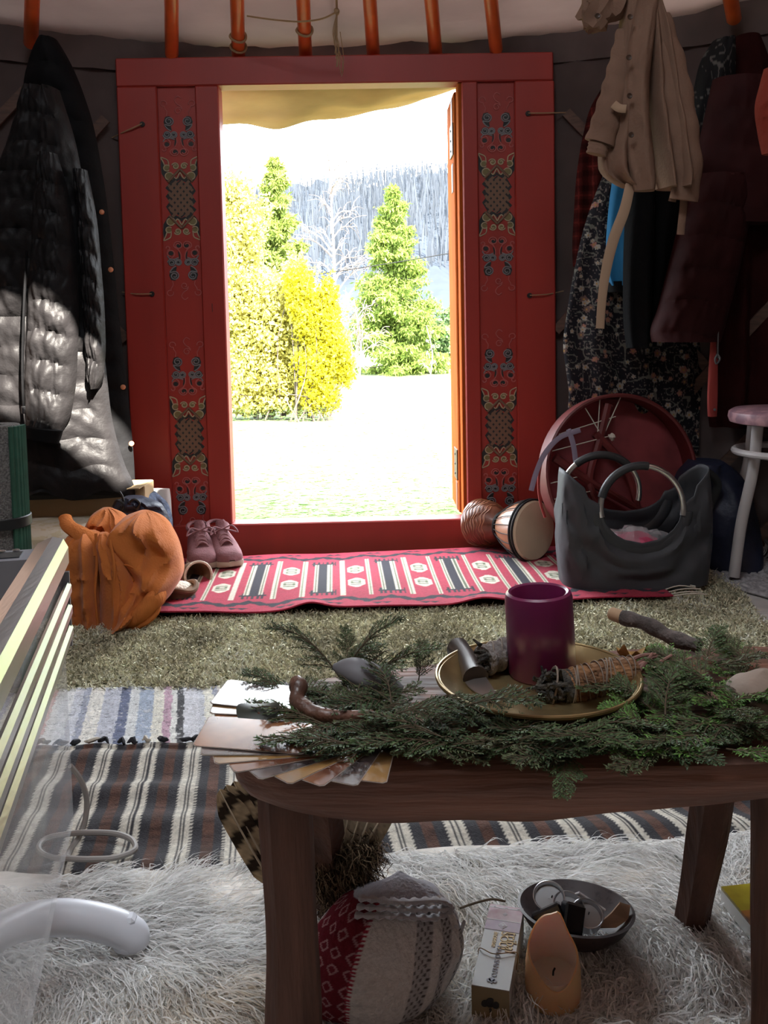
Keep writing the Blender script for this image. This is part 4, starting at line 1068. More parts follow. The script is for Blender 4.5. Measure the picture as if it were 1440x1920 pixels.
FLW = [(gfl.uniform(.55, 1.15), gfl.uniform(.30, 1.28), gfl.choice([.007, .010, .013], p=[.5, .35, .15]), gfl.uniform(0, 6), gfl.choice(3, p=[.55, .25, .2])) for _ in range(420)]
def floral(V):
    x, z = V[:, 0], V[:, 2]; c = np.tile(np.array([.010, .009, .012]), (len(V), 1)); tints = [(.24, .22, .19), (.24, .115, .095), (.11, .07, .06)]
    sp = vnoise(x*220, z*220, 4) > .55; c[sp] = (.12, .10, .09)
    vine = np.abs(vnoise(x*45, z*45, 8)) < .07; c[vine] = (.10, .10, .085)
    for fx, fz, r_, ph, k in FLW:
        i = np.where((np.abs(x-fx) < r_*1.2) & (np.abs(z-fz) < r_*1.2))[0]
        if not len(i): continue
        dx, dz = x[i]-fx, z[i]-fz; d = np.hypot(dx, dz); a_ = np.arctan2(dz, dx)
        pet = d < r_*(.62+.38*np.abs(np.cos(2.5*a_+ph)))
        c[i[pet]] = np.array(tints[k]); c[i[d < r_*.28]] = (.30, .17, .05)
    return c
paint(o, floral)
m_cyan = mat('bright_blue_cotton', (.008, .14, .30), .85, bump=.2, bs=60)
bt = thing('blue_garment', 'bright blue garment hanging between the floral dress and black trousers', 'garment', at(1165, 345, Y=2.900))
cloth([(320, 1150, 1185), (400, 1140, 1186), (470, 1136, 1184), (532, 1140, 1182), (536, 1142, 1180)], 2.895, .03, 20, 30, folds(1.6, .010)).build('body', m_cyan, bt)
cloth([(528, 1138, 1182), (548, 1140, 1181)], 2.896, .032, 20, 6).build('hem_band', m_blk2, bt)
m_trs = mat('black_wool', (.005, .0053, .006), .9, bump=.2, bs=90, spec=.12)
tb_ = thing('black_trousers', 'black trousers hanging below the beige jacket', 'trousers', at(1220, 330, Y=2.840))
cloth([(300, 1178, 1225), (400, 1172, 1226), (520, 1168, 1222), (620, 1170, 1218), (652, 1174, 1214)], 2.840, .05, 24, 40, folds(1.3, .012)).build('leg', m_trs, tb_)
cloth([(300, 1215, 1290), (400, 1212, 1284), (520, 1206, 1268), (620, 1196, 1250), (640, 1196, 1246)], 2.870, .05, 24, 40, folds(1.7, .012, .4)).build('leg', m_trs, tb_)
m_burg = mat('burgundy_nylon', (.028, .006, .0065), .7, var=.15, vs_=8, bump=.15, bs=50, spec=.12); m_burg2 = mat('dark_red_wool', (.024, .0042, .004), .9, var=.2, vs_=12, bump=.2, bs=90, spec=.1)
rc = thing('dark_red_coat', 'long dark red woollen coat hanging at the right edge', 'coat', at(1400, 80, Y=2.910))
cloth([(70, 1378, 1422), (130, 1360, 1450), (250, 1350, 1470), (400, 1345, 1480), (560, 1342, 1485), (700, 1335, 1490), (780, 1328, 1490), (800, 1330, 1490)], 2.890, .05, 44, 60, folds(3.3, .022, .1)).build('body', m_burg2, rc)
bj = thing('burgundy_puffer', 'burgundy puffer jacket with a flared hem and metal zip on the right', 'jacket', at(1345, 330, Y=2.780))
cloth([(330, 1296, 1400), (420, 1272, 1400), (500, 1252, 1385), (580, 1232, 1365), (628, 1219, 1352), (641, 1222, 1348)], 2.780, .075, 44, 80, lambda u, v: puffs(5.2, .012, .003)(u, v)).build('body', m_burg, bj)
cloth([(150, 1336, 1440), (240, 1316, 1460), (330, 1298, 1470), (420, 1296, 1470)], 2.795, .07, 36, 40, lambda u, v: puffs(4, .008, .003)(u, v)).build('shoulder', m_burg, bj)
z0 = smooth_path([at(1350, 400, Y=2.725), at(1347, 540, Y=2.720), at(1345, 672, Y=2.725)], 24)
zt = MB().tube(z0, .0055, 6, flat=.6).build('zip_tape', m_burg2, bj); MB().tube(z0+np.array([0, -.004, 0]), .0024, 5).build('zip_teeth', m_zip, zt)
MB().tube(smooth_path([at(1345, 664, Y=2.715), at(1350, 672, Y=2.710), at(1343, 682, Y=2.710), at(1341, 672, Y=2.710), at(1345, 664, Y=2.715)], 16), .0028, 6).build('zip_pull', m_zip, zt)
m_redc = mat('red_cotton', (.24, .028, .022), .9)
rs = thing('red_strap', 'flat red strap hanging below the zip of the burgundy jacket', 'strap', at(1337, 690, Y=2.780))
cloth([(640, 1332, 1346), (700, 1328, 1346), (760, 1326, 1345), (781, 1327, 1344)], 2.755, .008, 12, 24, folds(.6, .004)).build('band', m_redc, rs)
MB().lathe([(.004, 0), (.0045, .002), (.002, .003)], 10, Matrix.Translation(at(1340, 768, Y=2.742)) @ Matrix.Rotation(R(90), 4, 'X')).build('snap', m_zip, rs)
sc = thing('black_scarf', 'black scarf with faint pale motifs bunched beside the red coat', 'scarf', at(1335, 90, Y=2.840))
o = cloth([(78, 1336, 1372), (110, 1316, 1376), (160, 1302, 1374), (240, 1294, 1365), (330, 1300, 1350), (400, 1308, 1345)], 2.850, .06, 70, 90, lambda u, v: folds(2.5, .02)(u, v)+.012*vnoise(u*6, v*8, 2)).build('body', m_flor, sc)
def scarfp(V):
    c = np.tile(np.array([.010, .010, .011]), (len(V), 1)); n_ = vnoise(V[:, 0]*55, V[:, 2]*40, 6); c[np.abs(n_) < .06] = (.09, .085, .08); return c
paint(o, scarfp)
m_or = mat('orange_red_fleece', (.22, .026, .012), .95, bump=.4, bs=50)
og = thing('orange_garment', 'orange-red fleece hanging at the right edge of the picture', 'garment', at(1435, 150, Y=2.25))
cloth([(130, 1432, 1490), (160, 1424, 1500), (200, 1415, 1505), (250, 1420, 1505), (290, 1428, 1500)], 2.27, .05, 24, 30, wr(.012, 4)).build('body', m_or, og)
# beige jacket
m_bei = mat('beige_linen', (.20, .120, .084), .9, var=.12, vs_=10, bump=.2, bs=140, spec=.1); m_bei2 = mat('pale_beige_belt', (.34, .225, .145), .9); m_btn = mat('brown_button', (.045, .022, .012), .4)
bg_ = thing('beige_jacket', 'beige buttoned linen jacket hanging in front of the dark clothes', 'jacket', at(1205, 60, Y=2.35))
cloth([(-60, 1170, 1205), (0, 1166, 1206), (90, 1154, 1204), (180, 1138, 1202), (250, 1128, 1198), (305, 1121, 1195), (322, 1124, 1193), (345, 1150, 1192), (352, 1165, 1192)], 2.38, .05, 34, 60, lambda u, v: folds(2, .016)(u, v)+.004*vnoise(u*9, v*12, 2)).build('front_panel', m_bei, bg_)
cloth([(-60, 1196, 1240), (0, 1192, 1236), (90, 1178, 1224), (180, 1172, 1216), (260, 1173, 1222), (320, 1180, 1228), (352, 1186, 1228), (359, 1188, 1226)], 2.335, .035, 26, 60, lambda u, v: folds(1.1, .010, .3)(u, v)+.003*vnoise(u*7, v*14, 5)).build('placket', m_bei, bg_)
cloth([(-60, 1205, 1240), (0, 1206, 1232), (60, 1208, 1252), (140, 1210, 1274), (220, 1214, 1290), (300, 1220, 1302), (340, 1224, 1306), (356, 1228, 1300)], 2.375, .07, 44, 64, lambda u, v: folds(2.6, .024, .5)(u, v)+.005*vnoise(u*8, v*10, 7)).build('front_panel', m_bei, bg_)
S = smooth_path([at(1178, 60, Y=2.36), at(1160, 140, Y=2.35), at(1140, 215, Y=2.345), at(1124, 268, Y=2.345)], 40); t = np.linspace(0, 1, 40)
MB().tube(S, .030 + .008*t + .002*np.sin(t*40), 16, flat=.5, up=(0, 1, 0)).build('sleeve', m_bei, bg_)
S = smooth_path([at(1124, 262, Y=2.345), at(1118, 290, Y=2.343)], 12); MB().tube(S, .026+.0012*np.sin(np.arange(12)*2.0), 24, flat=.5, up=(0, 1, 0)).build('cuff', m_bei, bg_)
S = smooth_path([at(1236, 30, Y=2.34), at(1262, 130, Y=2.325), at(1280, 240, Y=2.32), at(1288, 340, Y=2.33), at(1282, 375, Y=2.335)], 46); t = np.linspace(0, 1, 46)
MB().tube(S, .028+.012*np.sin(t*PI*.8)+.0025*np.sin(t*33), 16, flat=.55, up=(0, 1, 0)).build('sleeve', m_bei, bg_)
mb = MB(); mb.blob(at(1128, 12, Y=2.36), (.052, .04, .062), 26, 18, .30, 6, fr=4.5, M=Matrix.Rotation(R(35), 4, 'Y')); mb.build('hood', m_bei, bg_)
MB().tube(smooth_path([at(1150, 195, Y=2.315), at(1162, 203, Y=2.31), at(1174, 204, Y=2.305)], 8), .011, 10, flat=.35, up=(0, 1, 0)).build('belt_loop', m_bei2, bg_)
for px_, py_ in ((1181, 32), (1179, 108), (1180, 180), (1183, 253), (1120, 30)):
    bo = MB().lathe([(.0065, 0), (.0072, .002), (.006, .004), (.003, .003)], 16, Matrix.Translation(at(px_, py_, Y=2.292)) @ Matrix.Rotation(R(90), 4, 'X')).build('button', m_btn, bg_)
S = smooth_path([at(1182, 345, Y=2.34), at(1172, 390, Y=2.33), at(1150, 450, Y=2.325), at(1134, 520, Y=2.325), at(1128, 570, Y=2.325), at(1125, 616, Y=2.325)], 40)
MB().tube(S, .0125+.0015*np.sin(np.linspace(0, 5, 40)), 10, flat=.22, up=(0, 1, 0)).build('belt', m_bei2, bg_)
for x0, y1 in ((1262, 378), (1278, 440)):
    MB().tube(smooth_path([at(x0, 320, Y=2.36), at(x0+4, 350, Y=2.355), at(x0-2, y1, Y=2.36)], 14), .010, 8, flat=.3, up=(0, 1, 0)).build('tie', m_bei, bg_)

# ------------------------------------------------------------------ frame drum
m_dr = mat('red_drum_wood', (.12, .014, .013), .5, var=.25, vs_=10); m_skin = mat('red_drum_skin', (.27, .045, .05), .7, var=.35, vs_=7, trans=.25)
c = at(1158, 888, Y=2.83); fd_ = thing('frame_drum', 'large red frame drum leaning on the wall with its open back showing', 'drum', (c[0], c[1], .03))
RD = .252
Mx = Matrix.Translation(c) @ Matrix.Rotation(R(9), 4, 'Z') @ Matrix.Rotation(R(80), 4, 'X')       # local z looks back to the room
def dp(x, y, z): return np.array(Mx @ Vector((x, y, z)))
MB().lathe([(RD-.010, -.035), (RD, -.033), (RD, .040), (RD-.006, .043), (RD-.012, .040), (RD-.012, -.030)], 64, Mx, cap=False).build('hoop', m_dr, fd_)
MB().lathe([(RD-.004, -.034), (RD*.5, -.036), (.001, -.037)], 64, Mx).build('skin', m_skin, fd_)
for pts in ([(-.02, .22), (-.06, .10), (-.10, -.02), (-.07, -.12)], [(-.21, .06), (-.13, .0), (-.02, -.07), (.10, -.14)], [(-.07, .13), (.02, .02), (.06, -.16)]):
    MB().tube(smooth_path([dp(x, y, .012) for x, y in pts], 18), np.linspace(.015, .011, 18), 8).build('handle_stick', m_dr, fd_)
for (x0, y0, x1, y1) in ((-.20, .13, .0, .18), (-.22, .08, -.02, .12), (-.10, .21, -.04, .10), (-.05, .235, -.07, .09), (.02, .24, -.08, .06), (-.235, -.02, -.12, .0), (-.23, -.07, -.10, -.05), (-.19, -.15, -.07, -.11)):
    MB().tube([dp(x0, y0, .02), dp(x1, y1, .018)], .0018, 5).build('cord', m_fr, fd_)
MB().blob(dp(-.02, .115, .025), (.012, .008, .012), 8, 6, .5, 2).build('knot', m_fr, fd_)
m_rbn = mat('lavender_ribbon', (.24, .20, .27), .8)
for pts in ([(1088, 806), (1050, 820), (1022, 850), (1004, 890), (996, 920)], [(1066, 805), (1074, 830), (1080, 870)]):
    MB().tube(smooth_path([at(x, y, Y=2.73) for x, y in pts], 22), .008, 8, flat=.2, up=(0, 1, 0)).build('ribbon', m_rbn, fd_)
MB().tube(smooth_path([at(x, y, Y=2.76) for x, y in ((1018, 850), (1010, 900), (1014, 945), (1022, 970))], 14), .0045, 8).build('ribbon', m_redc, fd_)

# ------------------------------------------------------------------ djembe on its side
m_dj = mat('carved_brown_wood', (.17, .055, .028), .42, var=.35, vs_=22, coat=.25); m_dj2 = mat('tan_wood', (.34, .14, .065), .45, var=.25, vs_=12, coat=.2); m_hide = mat('goat_skin', (.56, .47, .32), .7, var=.12, vs_=6, trans=.1)
hc = at(1002, 1011, Y=2.86); hc[2] = .022 + .098
ax = np.array([.62, -.78, 0.04]); ax /= np.linalg.norm(ax)
dj = thing('djembe_drum', 'small goblet-shaped hand drum lying on its side by the door frame', 'drum', (hc[0]-.08, hc[1]+.10, .025))
q = Vector(ax).to_track_quat('Z', 'Y').to_matrix().to_4x4(); MD = Matrix.Translation(hc) @ q
MB().lathe([(.060, -.262), (.076, -.260), (.079, -.245), (.074, -.20), (.060, -.165), (.046, -.145), (.040, -.135)], 40, MD).build('foot', m_dj, dj)
MB().lathe([(.040, -.137), (.047, -.128), (.066, -.100), (.083, -.065), (.092, -.030), (.095, -.004)], 40, MD, cap=False).build('bowl', m_dj2, dj)
MB().lathe([(.0965, -.020), (.0965, -.003), (.092, .003), (.06, .0045), (.002, .005)], 48, MD).build('drumhead', m_hide, dj)
for z_, r_ in ((-.020, .0985), (-.008, .0985)):
    MB().tube([MD @ Vector((r_*math.cos(t), r_*math.sin(t), z_)) for t in np.linspace(0, 2*PI, 49)[:-1]], .0042, 7, closed=True).build('ring', m_bolt, dj)
MB().tube([MD @ Vector((.045*math.cos(t), .045*math.sin(t), -.138)) for t in np.linspace(0, 2*PI, 33)[:-1]], .006, 7, closed=True).build('ring', m_bolt, dj)
for k in range(20):
    a_ = 2*PI*k/20; pts = [MD @ Vector((r_*math.cos(a_+d), r_*math.sin(a_+d), z_)) for r_, z_, d in ((.099, -.020, 0), (.087, -.065, .02), (.070, -.100, .03), (.047, -.136, .05))]
    MB().tube(smooth_path([np.array(p) for p in pts], 8), .0016, 5).build('tension_cord', m_bolt, dj)
for k in range(9):
    z_ = -.25+.010*k; r_ = np.interp(z_, [-.262, -.245, -.20, -.165, -.145], [.078, .0795, .0745, .0605, .047])
    MB().tube([MD @ Vector(((r_+.0006)*math.cos(t), (r_+.0006)*math.sin(t), z_+.004*math.sin(t*9+k))) for t in np.linspace(0, 2*PI, 61)[:-1]], .0013, 4, closed=True).build('carved_line', m_dj2, dj)

# ------------------------------------------------------------------ grey bag with ring handles
m_bag = mat('grey_nylon', (.048, .049, .055), .6, var=.15, vs_=7, bump=.35, bs=13, spec=.3); m_bagd = mat('dark_bag_trim', (.030, .030, .034), .6); m_ring = mat('brushed_ring', (.70, .69, .66), .28, 1.0); m_rub = mat('black_rubber', (.022, .022, .024), .5)
bl, br = at(1062, 1106, Z=.026), at(1345, 1104, Z=.026); bc_ = (bl+br)/2; BW = (br[0]-bl[0])/2
bag = thing('tote_bag', 'grey nylon tote bag with round metal ring handles on the carpet', 'bag', (bc_[0], bc_[1]+.08, .026))
rcen = at(1186, 940, Y=2.60); RR = .117
n = 88; nz = 26; V_ = []; 
def bag_pt(a_, f):
    # a_ around the loop (front = -pi/2), f from base to rim
    ca, sa = math.cos(a_), math.sin(a_)
    w = BW*(1.0 + .06*math.sin(f*PI)); d = .095*(1+.12*f)
    x = w*math.copysign(abs(ca)**.55, ca); y = d*math.copysign(abs(sa)**.6, sa)
    return x, y
def rim_h(x, front):
    cxr = rcen[0]-bc_[0]; base = .245 + .075*np.clip((abs(x-cxr)-RR)/.13, 0, 1)
    if abs(x-cxr) < RR and front: base = .245 - math.sqrt(RR**2-(x-cxr)**2)*.95
    if abs(x-cxr) < RR and not front: base = .255 - math.sqrt(RR**2-(x-cxr)**2)*.55
    return base
for j in range(nz):
    f = j/(nz-1)
    for k in range(n):
        a_ = 2*PI*k/n; x, y = bag_pt(a_, f); h = rim_h(x, y < 0)
        if abs(x) > BW*.75: h = .245+.075*np.clip((abs(x)-BW*.5)/(BW*.5), 0, 1)*1.25
        z = .026 + h*f
        sag = .016*vnoise(np.array(a_*3.0), np.array(f*5), 3)*math.sin(f*PI) + .010*vnoise(np.array(a_*8), np.array(f*9+a_*2), 5)*math.sin(f*PI)
        tilt = -.01*f
        V_.append((bc_[0]+x*(1+float(sag)*1.5)-.02*f*(x < 0)*0, bc_[1]+.09+(y*(1-.18*f)+float(sag))+tilt, z))
mb = MB(); mb.add(V_, [(j*n+k, j*n+(k+1) % n, (j+1)*n+(k+1) % n, (j+1)*n+k) for j in range(nz-1) for k in range(n)] + [tuple(range(n))[::-1]])
body = mb.build('body', m_bag, bag)
md = body.modifiers.new('wall', 'SOLIDIFY'); md.thickness = .003
def ring_y(front): return bc_[1] + .09 - (.085 if front else -.075)
for front in (True, False):
    cy_ = ring_y(front) - .004*(1 if front else -1); c = np.array([rcen[0] - (0 if front else .075), cy_, rcen[2] + (0 if front else .012)])
    arc = [c + RR*np.array([math.cos(t), 0.10*math.sin(t)*(1 if front else -1), math.sin(t)]) for t in np.linspace(R(-12), R(192), 50)]
    hr = MB().tube(arc, .0085, 12).build('handle', m_ring, bag)
    arc = [c + RR*np.array([math.cos(t), 0.10*math.sin(t)*(1 if front else -1), math.sin(t)]) for t in np.linspace(R(80 if front else 40), R(165 if front else 130), 26)]
    MB().tube(arc, .0118, 12).build('grip', m_rub, hr)
    arc = [np.array([rcen[0], ring_y(front)-.006*(1 if front else -1), rcen[2]]) + (RR+.012)*np.array([math.cos(t), 0, .95*math.sin(t)]) for t in np.linspace(R(186), R(354), 40)]
    MB().tube(arc, .016, 10, flat=.35, up=(0, 1, 0)).build('handle_sleeve', m_bagd, bag)
pk = thing('wrapped_parcel', 'pink parcel in clear film showing inside the grey bag', 'parcel', (rcen[0], bc_[1]+.08, .12))
m_pink = mat('pink_tissue', (.50, .05, .12), .6, var=.3, vs_=25); m_film = mat('clear_film', (.9, .9, .92), .08, alpha=.22, spec=.9)
MB().blob((rcen[0]-.004, bc_[1]+.085, .115), (.10, .055, .055), 24, 14, .22, 4, fr=4).build('paper', m_pink, pk)
MB().blob((rcen[0]-.002, bc_[1]+.085, .120), (.108, .062, .062), 26, 16, .35, 9, fr=5).build('film', m_film, pk)

# navy rucksack behind the tote
rk = thing('navy_rucksack', 'dark navy rucksack slumped between the tote bag and the stool', 'bag', at(1330, 1085, Z=.02))
cloth([(862, 1290, 1350), (880, 1272, 1375), (920, 1262, 1400), (980, 1268, 1418), (1040, 1280, 1420), (1080, 1300, 1410), (1092, 1310, 1400)], 2.84, .13, 44, 50, lambda u, v: .02*vnoise(u*5, v*5, 3)+.012*np.sin(v*11+u*6)).build('body', m_navy, rk)
MB().tube(smooth_path([at(1286, 900, Y=2.71), at(1312, 880, Y=2.69), at(1345, 905, Y=2.69), at(1330, 950, Y=2.70)], 24), .012, 8, flat=.3, up=(0, 1, 0)).build('strap', m_bolt, rk)
m_wir = mat('steel_wire_coil', (.25, .25, .26), .4, .7)
cw = thing('wire_coil', 'small coil of grey wire on the floor behind the stool leg', 'coil', at(1416, 1070, Z=.02))
for k in range(9):
    c0 = at(1416, 1052, Y=2.84); c0[2] = .062; a0 = random.uniform(-.2, .2)
    MB().tube([c0 + np.array([(.042-.003*k*.6)*math.cos(t)*.85, .004*k-.02+.012*math.sin(t+a0), (.040-.002*k)*math.sin(t+a0)]) for t in np.linspace(0, 2*PI, 37)[:-1]], .0016, 5, closed=True).build('turn', m_wir, cw)

# ------------------------------------------------------------------ stool
m_stw = mat('white_tube', (.46, .43, .42), .45, var=.08, vs_=9); m_seat = mat('pink_marbled_vinyl', (.40, .22, .235), .45, c2=(.22, .12, .15), vs_=30, detail=8, ramp=(.42, .6))
lg = at(1376, 1092, Z=.004); sz = at(1400, 783, Y=2.62)[2]
sx = at(1374, 783, Y=2.66)[0] + .165; sy = 2.66
so = thing('stool', 'white tubular stool with a pink marbled seat at the right edge', 'stool', (sx, sy, 0.004))
MB().lathe([(.150, sz-.022), (.163, sz-.018), (.168, sz-.004), (.165, sz+.012), (.152, sz+.020), (.08, sz+.024), (.001, sz+.025)], 48, Matrix.Translation((sx, sy, 0))).build('seat', m_seat, so)
for a_ in (R(212), R(302), R(32), R(122)):
    d = np.array([math.cos(a_), math.sin(a_), 0]); fo_ = .195 if a_ != R(212) else None
    foot = np.array([sx, sy, .004]) + d*.215
    if a_ == R(212): foot = np.array([lg[0], lg[1], .022])
    top = np.array([sx, sy, sz-.018]) + d*.115
    if a_ == R(212): top = np.array([at(1421, 800, Y=2.63)[0], 2.63, sz-.018])
    k1 = top*.72+foot*.28 + d*(-.012); k2 = top*.35+foot*.65 + d*.004; k1[2] = top[2]*.72+.28*foot[2]
    S = smooth_path([top, k1, k2, foot], 24); lo = MB().tube(S, .0165, 14).build('leg', m_stw, so)
rz = at(1400, 850, Y=2.63)[2]
MB().tube([(sx+.148*math.cos(t), sy+.148*math.sin(t), rz) for t in np.linspace(0, 2*PI, 49)[:-1]], .0105, 10, closed=True).build('foot_ring', m_stw, so)
# ================================================================== THE LOW WOODEN TABLE
m_tbl = mat('red_brown_timber', (.215, .085, .050), .62, c2=(.10, .038, .022), vs_=9, bump=.35, bs=26, stretch=(.35, 3, 5), detail=6)
m_leg = mat('rough_table_leg', (.14, .062, .040), .75, c2=(.070, .030, .020), vs_=10, bump=.5, bs=22, stretch=(4, 4, .5), detail=6)
TZ = .400
tbl = thing('slab_table', 'low rustic table of one thick live-edge slab on rough log legs', 'table', (.3, .92, 0))
ol = np.array([(-.142, .90), (-.136, .845), (-.124, .80), (-.09, .778), (-.03, .772), (.05, .768), (.14, .766), (.24, .761), (.36, .758), (.50, .760), (.66, .765), (.80, .772), (.82, .92), (.80, 1.03), (.60, 1.035), (.42, 1.035), (.28, 1.035), (.14, 1.020), (.02, .992), (-.07, .965), (-.125, .932)])
cl = np.concatenate([ol, ol[:1]]); S = smooth_path(cl, 161)[:-1]
cen = S.mean(0); nr = np.gradient(S, axis=0); nr = np.stack([nr[:, 1], -nr[:, 0]], 1); nr /= np.linalg.norm(nr, axis=1)[:, None]
if ((S-cen)*nr).sum() < 0: nr = -nr
thk = .062 + .010*np.sin(S[:, 0]*9+1.2) + .006*vnoise(S[:, 0]*14, S[:, 1]*9, 3) - .012*np.clip((.0-S[:, 0])/.1, 0, 1)
rings = []
for zf, ins in ((0, .022), (0, .010), (.12, .001), (.35, -.002), (.65, .002), (.88, .012), (1.0, .032)):
    w = .0025*vnoise(np.arange(160)*.35, np.full(160, zf*4), 5)
    P2 = S - nr*(ins + w)[:, None]; rings.append(np.concatenate([P2, (TZ - thk*zf + (.0 if zf else 0))[:, None]], 1))
mb = MB(); n = 160; V_ = np.concatenate(rings)
fs = [(i*n+k, (i+1)*n+k, (i+1)*n+(k+1) % n, i*n+(k+1) % n) for i in range(6) for k in range(n)] + [tuple(range(n)), tuple(6*n+k for k in range(n))[::-1]]
mb.add(V_, fs); mb.build('slab', m_tbl, tbl)
def log_leg(top, foot, r0, r1, seed):
    S = smooth_path([top, np.array(top)*.5+np.array(foot)*.5+np.array([.004, 0, 0]), foot], 26); g = np.random.default_rng(seed)
    mb = MB(); mb.tube(S, np.linspace(r0, r1, 26)*(1+.05*np.sin(np.linspace(0, 9, 26)+seed)), 14)
    v_ = np.array(mb.v); a_ = np.tile(np.arange(14), 26); v_[:, 0] += .003*np.sin(a_*1.9+seed); v_[:, 1] += .003*np.cos(a_*2.4+seed); mb.v = [tuple(p) for p in v_]
    mb.build('leg', m_leg, tbl)
log_leg((-.090, .835, .35), (-.090, .83, .018), .0235, .027, 1)
log_leg((-.066, .945, .35), (-.064, 1.135, .018), .0175, .020, 2)
log_leg((.392, .985, .35), (.400, 1.10, .018), .024, .021, 3)
log_leg((.384, .83, .35), (.382, .82, .018), .0245, .025, 4)

# brass plate
m_brass = mat('worn_brass', (.42, .31, .15), .36, .85, var=.25, vs_=18, bump=.08, bs=60)
pc_ = at(1008, 1274, Z=.418); pc_[2] = TZ+.002
bp = thing('brass_plate', 'round worn brass dish holding the candle and smudge bundles', 'plate', pc_)
MB().lathe([(.001, .003), (.066, .003), (.080, .007), (.093, .015), (.100, .0215), (.104, .0215), (.1045, .0195), (.099, .014), (.084, .003), (.068, 0), (.001, 0)], 64, Matrix.Translation(pc_), cap=False).build('dish', m_brass, bp)
MB().tube([(pc_[0]+.103*math.cos(t), pc_[1]+.103*math.sin(t), TZ+.0235) for t in np.linspace(0, 2*PI, 73)[:-1]], .0018, 7, closed=True).build('rim', m_brass, bp)
# purple candle
m_purp = mat('purple_wax', (.15, .011, .070), .38, sss=.35, coat=.15, var=.08, vs_=5)
b = at(1017, 1262, Z=TZ+.006); cd = thing('purple_candle', 'thick purple pillar candle with a hollowed top on the brass dish', 'candle', b)
MC = Matrix.Translation(b) @ Matrix.Rotation(R(-2.5), 4, 'Y')
MB().lathe([(.001, 0), (.0345, .0), (.0360, .003), (.0362, .045), (.0358, .084), (.0345, .0885), (.0318, .0905), (.0292, .0890), (.0280, .084), (.0265, .072), (.015, .066), (.001, .065)], 56, MC, cap=False).build('wax', m_purp, cd)
MB().tube([MC @ Vector((0, 0, .064)), MC @ Vector((.001, 0, .070)), MC @ Vector((.003, 0, .073))], .0011, 6).build('wick', m_bolt, cd)
# knife with horn handle
m_horn = mat('dark_horn', (.065, .050, .042), .35, var=.3, vs_=20, coat=.2); m_blade = mat('dull_steel', (.30, .27, .25), .35, .9)
kn_ = thing('horn_knife', 'short dark horn-handled knife leaning on the rim of the brass dish', 'knife', at(880, 1290, Z=TZ+.02))
ka, kb_ = at(858, 1216, Y=.995), at(892, 1272, Y=.925)
MB().tube(smooth_path([ka, ka*.6+kb_*.4+np.array([.002, 0, .001]), kb_], 18), cr(np.linspace(0, 1, 18), [0, .2, .6, .9, 1], [.0130, .0120, .0118, .0132, .0138]), 18).build('handle', m_horn, kn_)
kc, kd = at(892, 1274, Y=.922), at(914, 1312, Y=.885)
dv = kd-kc; sd_ = np.array([1, .25, .1]); sd_ /= np.linalg.norm(sd_)
bl_ = []
for t in np.linspace(0, 1, 14):
    w = .0105*(1-t**2.4)+.0012; c0 = kc + dv*t*1.08 + sd_*.010*t*t
    bl_.append([c0-sd_*w, c0-sd_*w*.2+np.array([0, 0, .0012]), c0+sd_*w])
MB().grid(np.array(bl_), thick=(0, .001, -.0016)).build('blade', m_blade, kn_)
# smudge bundles
m_sage = mat('grey_sage', (.14, .115, .105), .95, c2=(.27, .24, .22), vs_=90, bump=.9, bs=120); m_thr = mat('pale_thread', (.24, .19, .15), .9); m_birk = mat('brown_bark_wrap', (.30, .14, .055), .8, c2=(.10, .045, .02), vs_=34, bump=.7, bs=70, stretch=(1, 3, 3)); m_char = mat('charred_herb', (.022, .020, .018), .95, c2=(.075, .065, .05), vs_=160, bump=.9, bs=160)
sb = thing('sage_bundle', 'short grey sage bundle tied with thread behind the purple candle', 'smudge stick', at(925, 1262, Z=TZ+.012))
s0, s1_ = at(906, 1254, Y=.945), at(980, 1246, Y=.985)
s0[2] = s1_[2] = TZ+.022
Sg = smooth_path([s0, (s0+s1_)/2, s1_], 24); MB().tube(Sg, .0155+.0018*np.sin(np.linspace(0, 25, 24)), 18).build('herbs', m_sage, sb)
mb = MB()
for k in range(26):
    d = np.array([random.gauss(-.6, .3), random.gauss(0, .4), random.gauss(0, .4)]); q = s0+np.array([0, random.uniform(-.011, .011), random.uniform(-.011, .011)])
    mb.tube([q+np.array([.004, 0, 0]), q+d*.012], [.0035, .001], 5)
tag(mb.build('leaf_ends', m_char, sb), kind='stuff')
for k in range(4):
    c0 = Sg[4+5*k]; MB().tube([c0+np.array([.003*math.sin(t), .0172*math.cos(t), .0172*math.sin(t)]) for t in np.linspace(0, 2*PI, 22)[:-1]], .0009, 5, closed=True).build('thread', m_thr, sb)
lb = thing('bark_bundle', 'long smudge bundle wrapped in brown bark with pink stems and charred tip', 'smudge stick', at(1100, 1300, Z=TZ+.02))
q0, q1, q2 = at(1012, 1296, Y=.885), at(1062, 1292, Y=.888), at(1190, 1258, Y=.91)
Sb = smooth_path([q1, q1*.5+q2*.5+np.array([0, 0, .001]), q2], 34); tt = np.linspace(0, 1, 34)
MB().tube(Sb, .0182-.004*tt**3+.0011*np.sin(tt*55)+.0006*np.sin(tt*91), 22).build('bark_wrap', m_birk, lb)
MB().tube(smooth_path([q0*.25+q1*.75, q1+(q2-q1)*.06], 8), .0190, 20).build('char_band', m_char, lb)
mb = MB(); g = np.random.default_rng(9)
for k in range(110):
    a_ = g.uniform(0, 2*PI); r_ = .0165*math.sqrt(g.random()); t = g.random()
    c0 = q1*(1-t*.9)+q0*t*.9 + np.array([0, r_*math.cos(a_), r_*math.sin(a_)*.9]); d = g.normal(size=3)*.006
    mb.tube([c0-d, c0, c0+d+np.array([-.003, 0, 0])], [.0022, .0032, .001], 5)
tag(mb.build('charred_tip', m_char, lb), kind='stuff')
